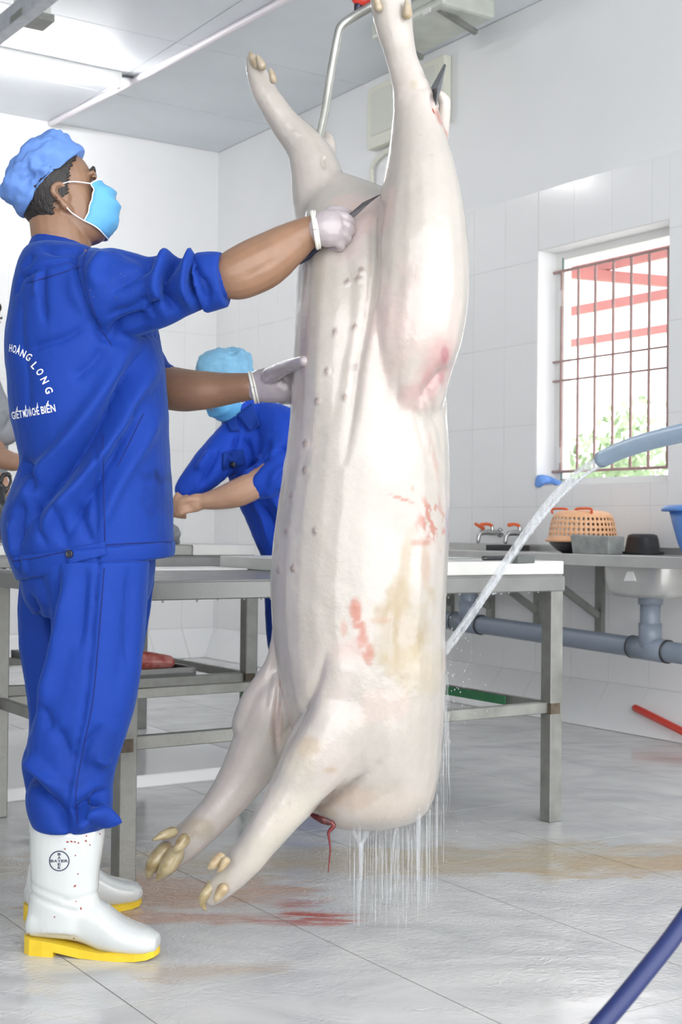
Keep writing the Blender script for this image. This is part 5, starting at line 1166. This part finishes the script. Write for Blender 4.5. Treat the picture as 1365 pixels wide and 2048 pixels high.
for quad in ([(474, 830), (505, 806), (520, 850), (500, 862)], [(452, 842), (470, 832), (480, 862), (462, 862)]):
    drape_patch(bv2, 'collar_flap', quad, m_blue_cloth, jk2, .016, 8, .006)
drape_patch(bv2, 'pocket_flap', [(446, 905), (486, 898), (490, 930), (446, 940)], m_blue_cloth, jk2, .008, 8, .006)
c = drape(bv2, 466, 929, .018)
MB().lathe([(.011, -.004), (.011, .003), (.004, .003)], c, (-.3, -1, .02), n=12).obj('button', m_button, jk2)
q = MB(); slices(q, [row(1075, 532, 650, 5.24, .12), row(1120, 530, 652, 5.24, .14), row(1180, 532, 655, 5.24, .13)], n=24)
T_(q, [(575, 1150, 5.2, 48), (576, 1280, 5.15, 42), (593, 1400, 5.16, 38), (601, 1460, 5.18, 36)], n=16)
T_(q, [(608, 1150, 5.3, 48), (614, 1280, 5.30, 42), (633, 1400, 5.32, 38), (643, 1445, 5.34, 36)], n=16)
cloth('trousers', q, 5.1, man2, .008, 3, [], noise=((10, .006, 3),))
def fz(u, D, r):       # picture height at which something r px thick stands on the floor
    z0, z1 = at(u, 1500, D).z, at(u, 1600, D).z; return 1500 + (z0 - r * pxm(D)) / (z0 - z1) * 100
def grounded(rows): return [(u, fz(u, D, r), D, r) for u, v, D, r in rows]
def far_boot_simple(pts_leg, pts_foot, par):
    q = MB(); T_(q, pts_leg, n=14); T_(q, grounded(pts_foot), n=14); b = link('boot', remesh(q, .007, 3), m_boot, par)
far_boot_simple([(601, 1440, 5.17, 30), (602, 1480, 5.18, 26), (602, 1500, 5.18, 25)], [(604, 0, 5.19, 20), (590, 0, 5.11, 19), (581, 0, 5.06, 15)], man2)
far_boot_simple([(643, 1430, 5.33, 30), (644, 1465, 5.34, 26), (644, 1485, 5.34, 25)], [(646, 0, 5.35, 20), (631, 0, 5.26, 19), (620, 0, 5.20, 15)], man2)

# ------------------------------------------------------------------ the third man, mostly hidden behind the first
DD = 5.75
h3 = HeadFrame(at(-46, 640, DD), (.88, -.25, -.25), (.2, -.05, .95), 1.0)
m_grey = mat('grey_shirt_cloth', (.30, .31, .33), 0.8, attr='tint', var=.1, vscale=200)
bd = MB(); add_head(bd, h3)
T_(bd, [(-52, 680, DD, 30), (-56, 730, DD + .03, 32)], n=12); T_(bd, [(-58, 760, DD + .04, 55), (-62, 900, DD + .06, 58), (-62, 1090, DD + .06, 55)], n=14)
AA = [(-40, 770, 5.62, 28), (-20, 850, 5.55, 26), (-10, 905, 5.48, 23), (20, 922, 5.38, 20), (48, 924, 5.30, 16)]
BB = [(-90, 770, 5.75, 28), (-95, 860, 5.65, 26), (-70, 940, 5.5, 22), (-20, 955, 5.35, 17)]
for a_ in (AA, BB): T_(bd, a_, n=12)
T_(bd, [(46, 924, 5.31, 15), (60, 926, 5.27, 18), (72, 930, 5.25, 14)], n=12, flat=.6); fingers(bd, [[(68, 922 + k * 5, 5.25, 6), (84, 930 + k * 5, 5.23, 5.5), (88, 942 + k * 4, 5.24, 5)] for k in range(4)] + [[(58, 918, 5.24, 6), (72, 918, 5.22, 5), (80, 924, 5.21, 5)]])
T_(bd, [(-22, 955, 5.35, 15), (-8, 960, 5.32, 17), (4, 966, 5.31, 13)], n=12, flat=.6); fingers(bd, [[(0, 958 + k * 5, 5.3, 6), (14, 966 + k * 5, 5.29, 5.5), (16, 978 + k * 4, 5.3, 5)] for k in range(4)] + [[(-8, 952, 5.3, 6), (4, 950, 5.28, 5), (12, 956, 5.28, 5)]])
for k, u in enumerate((-80, -42)): T_(bd, [(u, 1090, DD + .06, 26), (u, 1250, DD + .05, 22), (u, 1370, DD + .06, 18), (u, 1440, DD + .06, 14), (u + 14, 1452, DD - .0, 9)], n=12)
man3 = tag(link('person', remesh(bd, .007, 3), m_skin2), 'third man in a grey shirt reaching forward, mostly hidden behind the standing man', 'person')
add_hair(h3, man3); add_face(h3, man3)
q = MB(); T_(q, [(-56, 745, DD + .03, 52), (-60, 800, DD + .04, 72), (-62, 900, DD + .06, 76), (-62, 1010, DD + .06, 74), (-62, 1090, DD + .06, 72)], n=20)
T_(q, [(-45, 770, 5.66, 40), (-18, 815, 5.58, 38), (0, 845, 5.54, 36), (8, 858, 5.52, 33)], n=16); T_(q, [(-92, 770, 5.76, 40), (-96, 840, 5.67, 36), (-92, 880, 5.62, 32)], n=14)
cloth('shirt', q, 5.5, man3, .008, 3, [([(28 - k * 9, 795 + k * 3), (18 - k * 9, 830 + k * 2), (2 - k * 8, 868)], .008, -.009) for k in range(5)], noise=((12, .005, 3),), base=(.30, .31, .34), m=m_grey)
q = MB(); slices(q, [row(1060, -130, 8, DD + .06, .13), row(1140, -132, 10, DD + .06, .14), row(1190, -128, 6, DD + .06, .13)], n=20)
for u in (-82, -40): T_(q, [(u, 1150, DD + .06, 44), (u, 1280, DD + .05, 38), (u, 1370, DD + .06, 33), (u, 1410, DD + .06, 32)], n=14)
cloth('trousers', q, 5.5, man3, .009, 3, [], noise=((10, .006, 3),), base=(.02, .025, .05))
for u in (-80, -42): far_boot_simple([(u, 1390, DD + .06, 28), (u, 1440, DD + .06, 24)], [(u - 4, 1476, DD + .07, 19), (u + 18, 1480, DD - .02, 18), (u + 38, 1484, DD - .08, 13)], man3)
# black bag with a handle loop on the rear table
q = MB(); zt2 = .8435
p = at(2, 1080, 5.2); pa_, pb2, _ = ab(p); pa_ = 4.62; pb2 = ab(on_a(4, 1040, pa_))[1]
bg = MB(); bg.tube([R(pa_, pb2 - .03, zt2 + .035), R(pa_, pb2 - .02, zt2 + .10), R(pa_, pb2 - .015, zt2 + .17), R(pa_, pb2 + .0, zt2 + .21)], [.036, .046, .036, .014], n=14, flat=.8)
bg.tube([R(pa_, pb2 - .012, zt2 + .20), R(pa_, pb2 - .005, zt2 + .245), R(pa_, pb2 + .022, zt2 + .255), R(pa_, pb2 + .03, zt2 + .225), R(pa_, pb2 + .012, zt2 + .19)], .007, n=8)
me = remesh(bg, .005, 2); V = getv(me); setv(me, V + getn(me) * ((vnoise(V, 30, 2) - .5) * .016)[:, None])
tag(link('black_bag', me, mat('black_plastic_bag', (.02, .02, .022), .3)), 'black plastic bag with a loop handle on the rear table behind the standing man', 'bag')

# ================================================================== WATER AND HOSES
m_hose = mat('grey_blue_hose', (.32, .44, .58), 0.35, var=.06, vscale=20)
hz = MB(); T_(hz, [(1204, 919, 2.95, 17), (1240, 902, 2.88, 17.5), (1300, 882, 2.76, 18.3), (1365, 866, 2.64, 19.2), (1440, 850, 2.5, 20), (1530, 850, 2.35, 21), (1620, 920, 2.2, 22.5), (1690, 1150, 2.05, 24), (1720, 1500, 1.95, 26)], n=20, dome=False)
pe = at(1720, 1500, 1.95)
hose = tag(hz.obj('water_hose', m_hose), 'grey-blue hose spraying a jet of water onto the carcass', 'hose')
MB().tube([pe + Vector((0, 0, .01)), pe + Vector((.03, -.03, -.25)), Vector((pe.x + .15, pe.y - .1, .06)), Vector((pe.x + .4, pe.y - .2, .02)), Vector((pe.x + .9, pe.y - .4, .0185))], .0185, n=14).obj('hose_tail', m_hose, hose)
m_hose2 = mat('dark_blue_hose', (.010, .020, .10), 0.45)
bz = MB(); r2 = .0112
pp = [Vector((3.2, 2.1, .014)), Vector((2.4, 2.25, .05)), Vector((1.75, 2.1, .45)), at(1790, 1250, 1.86), at(1620, 1440, 1.72), at(1475, 1680, 1.66), at(1365, 1848, 1.60), at(1288, 1948, 1.56), at(1206, 2046, 1.53), at(1090, 2170, 1.50)]
bz.tube(pp + [Vector((pp[-1].x - .25, 1.42, .12)), Vector((pp[-1].x - .55, 1.30, .02)), Vector((pp[-1].x - .9, 1.1, .018))], r2, n=18)
tag(bz.obj('blue_hose', m_hose2), 'dark blue hose curving down to the wet floor', 'hose')

def water_mat(name, a, white):
    m = bpy.data.materials.new(name); m.use_nodes = True; nt = m.node_tree; nt.nodes.clear(); L = nt.links.new
    out = nt.nodes.new('ShaderNodeOutputMaterial'); tr = nt.nodes.new('ShaderNodeBsdfTransparent'); gl = nt.nodes.new('ShaderNodeBsdfGlossy'); gl.inputs['Roughness'].default_value = .05
    df = nt.nodes.new('ShaderNodeBsdfDiffuse'); df.inputs[0].default_value = (.9, .93, .96, 1); tl = nt.nodes.new('ShaderNodeBsdfTranslucent'); tl.inputs[0].default_value = (.9, .93, .96, 1)
    lw = nt.nodes.new('ShaderNodeLayerWeight'); lw.inputs[0].default_value = .12; fr = nt.nodes.new('ShaderNodeMath'); fr.operation = 'MULTIPLY'; fr.inputs[1].default_value = .55; L(lw.outputs['Facing'], fr.inputs[0])
    m0 = nt.nodes.new('ShaderNodeMixShader'); m0.inputs[0].default_value = .5; L(df.outputs[0], m0.inputs[1]); L(tl.outputs[0], m0.inputs[2])
    m1 = nt.nodes.new('ShaderNodeMixShader'); geo = nt.nodes.new('ShaderNodeNewGeometry'); mp = nt.nodes.new('ShaderNodeMapping'); mp.inputs['Scale'].default_value = (1, 1, .12); L(geo.outputs['Position'], mp.inputs[0])
    nz = nt.nodes.new('ShaderNodeTexNoise'); nz.inputs['Scale'].default_value = 120; L(mp.outputs[0], nz.inputs['Vector']); rp = ramp(nt, nz.outputs[0], [(.4, a * .35), (.62, a)]); L(rp, m1.inputs[0])
    L(tr.outputs[0], m1.inputs[1]); L(m0.outputs[0], m1.inputs[2])
    m2 = nt.nodes.new('ShaderNodeMixShader'); L(fr.outputs[0], m2.inputs[0]); L(m1.outputs[0], m2.inputs[1]); L(gl.outputs[0], m2.inputs[2]); L(m2.outputs[0], out.inputs[0])
    return m
m_jet = water_mat('jet_water', .34, .4); m_fall = water_mat('falling_water_film', .26, .5)
path = [(1210, 918, 2.95), (1165, 945, 2.96), (1120, 985, 2.97), (1070, 1045, 2.98), (1020, 1115, 2.99), (970, 1190, 3.0), (925, 1255, 3.02), (886, 1306, 3.05)]
jet = MB(); T_(jet, [(u, v, D, r) for (u, v, D), r in zip(path, (12, 12, 11, 10, 9.5, 9, 8.5, 7))], n=14, sub=6, dome=False, flat=.8)
rng = random.Random(12)
for k in range(7):
    a0 = rng.uniform(0, 6.28); T_(jet, [(u + 8 * math.cos(a0 + i * .35), v + 8 * math.sin(a0 + i * .35), D - .008 * math.sin(a0 + i * .6), 1.6 + rng.random()) for i, (u, v, D) in enumerate(path)], n=6, sub=5)
tag(jet.obj('water_jet', m_jet), 'clear jet of water arching from the grey-blue hose to the carcass', 'water', kind='stuff')
fw = MB()
def strand(u, v0, v1, D, r0, r1, wob=2.0):
    n = 5; T_(fw, [(u + rng.uniform(-wob, wob), v0 + (v1 - v0) * i / (n - 1), D, r0 + (r1 - r0) * i / (n - 1)) for i in range(n)], n=7, sub=3)
def bottom(u): return float(np.interp(u, [690, 740, 800, 840, 865, 878, 890], [1650, 1652, 1640, 1615, 1580, 1540, 1450]))
for (u0, k) in ((703, 1), (742, -1), (712, .6), (733, -.6)): T_(fw, [(u0, 1650, 2.99, 2.6), (u0 + k * 9, 1672, 2.99, 3), (722, 1700, 2.99, 3.2), (722, 1760, 2.99, 3)], n=7)
T_(fw, [(722, 1690, 2.985, 6), (724, 1720, 2.985, 5), (720, 1760, 2.985, 4.5), (718, 1800, 2.985, 3.2), (718, 1850, 2.985, 1.6)], n=10)
T_(fw, [(712, 1652, 3.0, 9), (720, 1672, 3.0, 8), (724, 1700, 3.0, 5)], n=10, flat=.3)
T_(fw, [(798, 1640, 2.98, 5), (788, 1680, 2.98, 5), (784, 1730, 2.98, 4.5), (782, 1800, 2.98, 2.4)], n=10, flat=.5); T_(fw, [(840, 1612, 2.98, 4), (838, 1680, 2.98, 3.4), (836, 1760, 2.98, 2)], n=8)
for k in range(130):
    u = rng.uniform(690, 890) if k % 3 else rng.uniform(780, 890); v0 = bottom(u) - rng.uniform(-6, 12); ln_ = rng.uniform(40, 230); strand(u, v0 + rng.uniform(0, 60), min(v0 + ln_ + 40, 1790 + rng.uniform(0, 90)), rng.uniform(2.93, 3.12), rng.uniform(.35, .9), rng.uniform(.3, .7), 1.0)
for k in range(50):       # film running down the flank edge below the jet
    u = rng.uniform(868, 900); v0 = rng.uniform(1310, 1500); strand(u, v0, v0 + rng.uniform(60, 160), rng.uniform(2.98, 3.1), rng.uniform(.3, .7), .3)
for k in range(170):      # spray
    u = 890 + abs(rng.gauss(0, 30)); v = 1310 + rng.gauss(60, 70) if k % 2 else rng.uniform(1600, 1850); u = u if k % 2 else rng.uniform(690, 960); p = at(u, v, rng.uniform(2.9, 3.15)); r = rng.uniform(.0006, .0017); fw.lathe([(r * .1, -r * 1.6), (r, 0), (r * .1, r * 1.6)], p, n=6)
tag(fw.obj('falling_water', m_fall), 'thin streams and drops of water running off the carcass to the floor', 'water', kind='stuff')
# ------------------------------------------------------------------ put every origin at the base of its thing
ROOM_ALIGNED = {'floor', 'wall_right', 'wall_back', 'wall_left_added', 'ceiling', 'baseboard_right', 'baseboard_back', 'window_1', 'window_grille', 'steel_work_table', 'cutting_board', 'steel_block', 'thin_sheet', 'meat_tray', 'sink_counter', 'drain_pipe', 'black_tray', 'plastic_basket', 'black_bowl', 'stone_block', 'black_tub', 'blue_basin', 'trim_1', 'wall_cabinet', 'ceiling_fan_unit', 'water_tap', 'tube_lamp', 'lean_to_roof', 'yard'}
def _finish():
    dg = bpy.context.evaluated_depsgraph_get(); dg.update()
    for o in [o for o in scene.objects if o.parent is None and o.type in ('EMPTY', 'MESH') and o.location.length < 1e-6]:
        pts = []
        def gather(q):
            if q.type == 'MESH':
                mw = q.matrix_world; pts.extend(mw @ Vector(c) for c in q.bound_box)
            for ch in q.children: gather(ch)
        gather(o)
        if not pts: continue
        c = Vector(((min(p.x for p in pts) + max(p.x for p in pts)) / 2, (min(p.y for p in pts) + max(p.y for p in pts)) / 2, min(p.z for p in pts)))
        o.location = c
        aligned = o.name.split('.')[0] in ROOM_ALIGNED      # built square to the room: turn the local axes with it
        W = Matrix.Translation(c) @ (Matrix.Rotation(YAW, 4, 'Z') if aligned else Matrix()); Wi = W.inverted()
        if aligned: o.rotation_euler = (0, 0, YAW)
        if o.type == 'MESH': o.data.transform(Wi)
        for ch in o.children:
            if aligned and ch.type == 'MESH' and ch.data.users == 1 and not ch.children: ch.data.transform(Wi)
            else: ch.matrix_parent_inverse = Wi @ ch.matrix_parent_inverse
_finish()
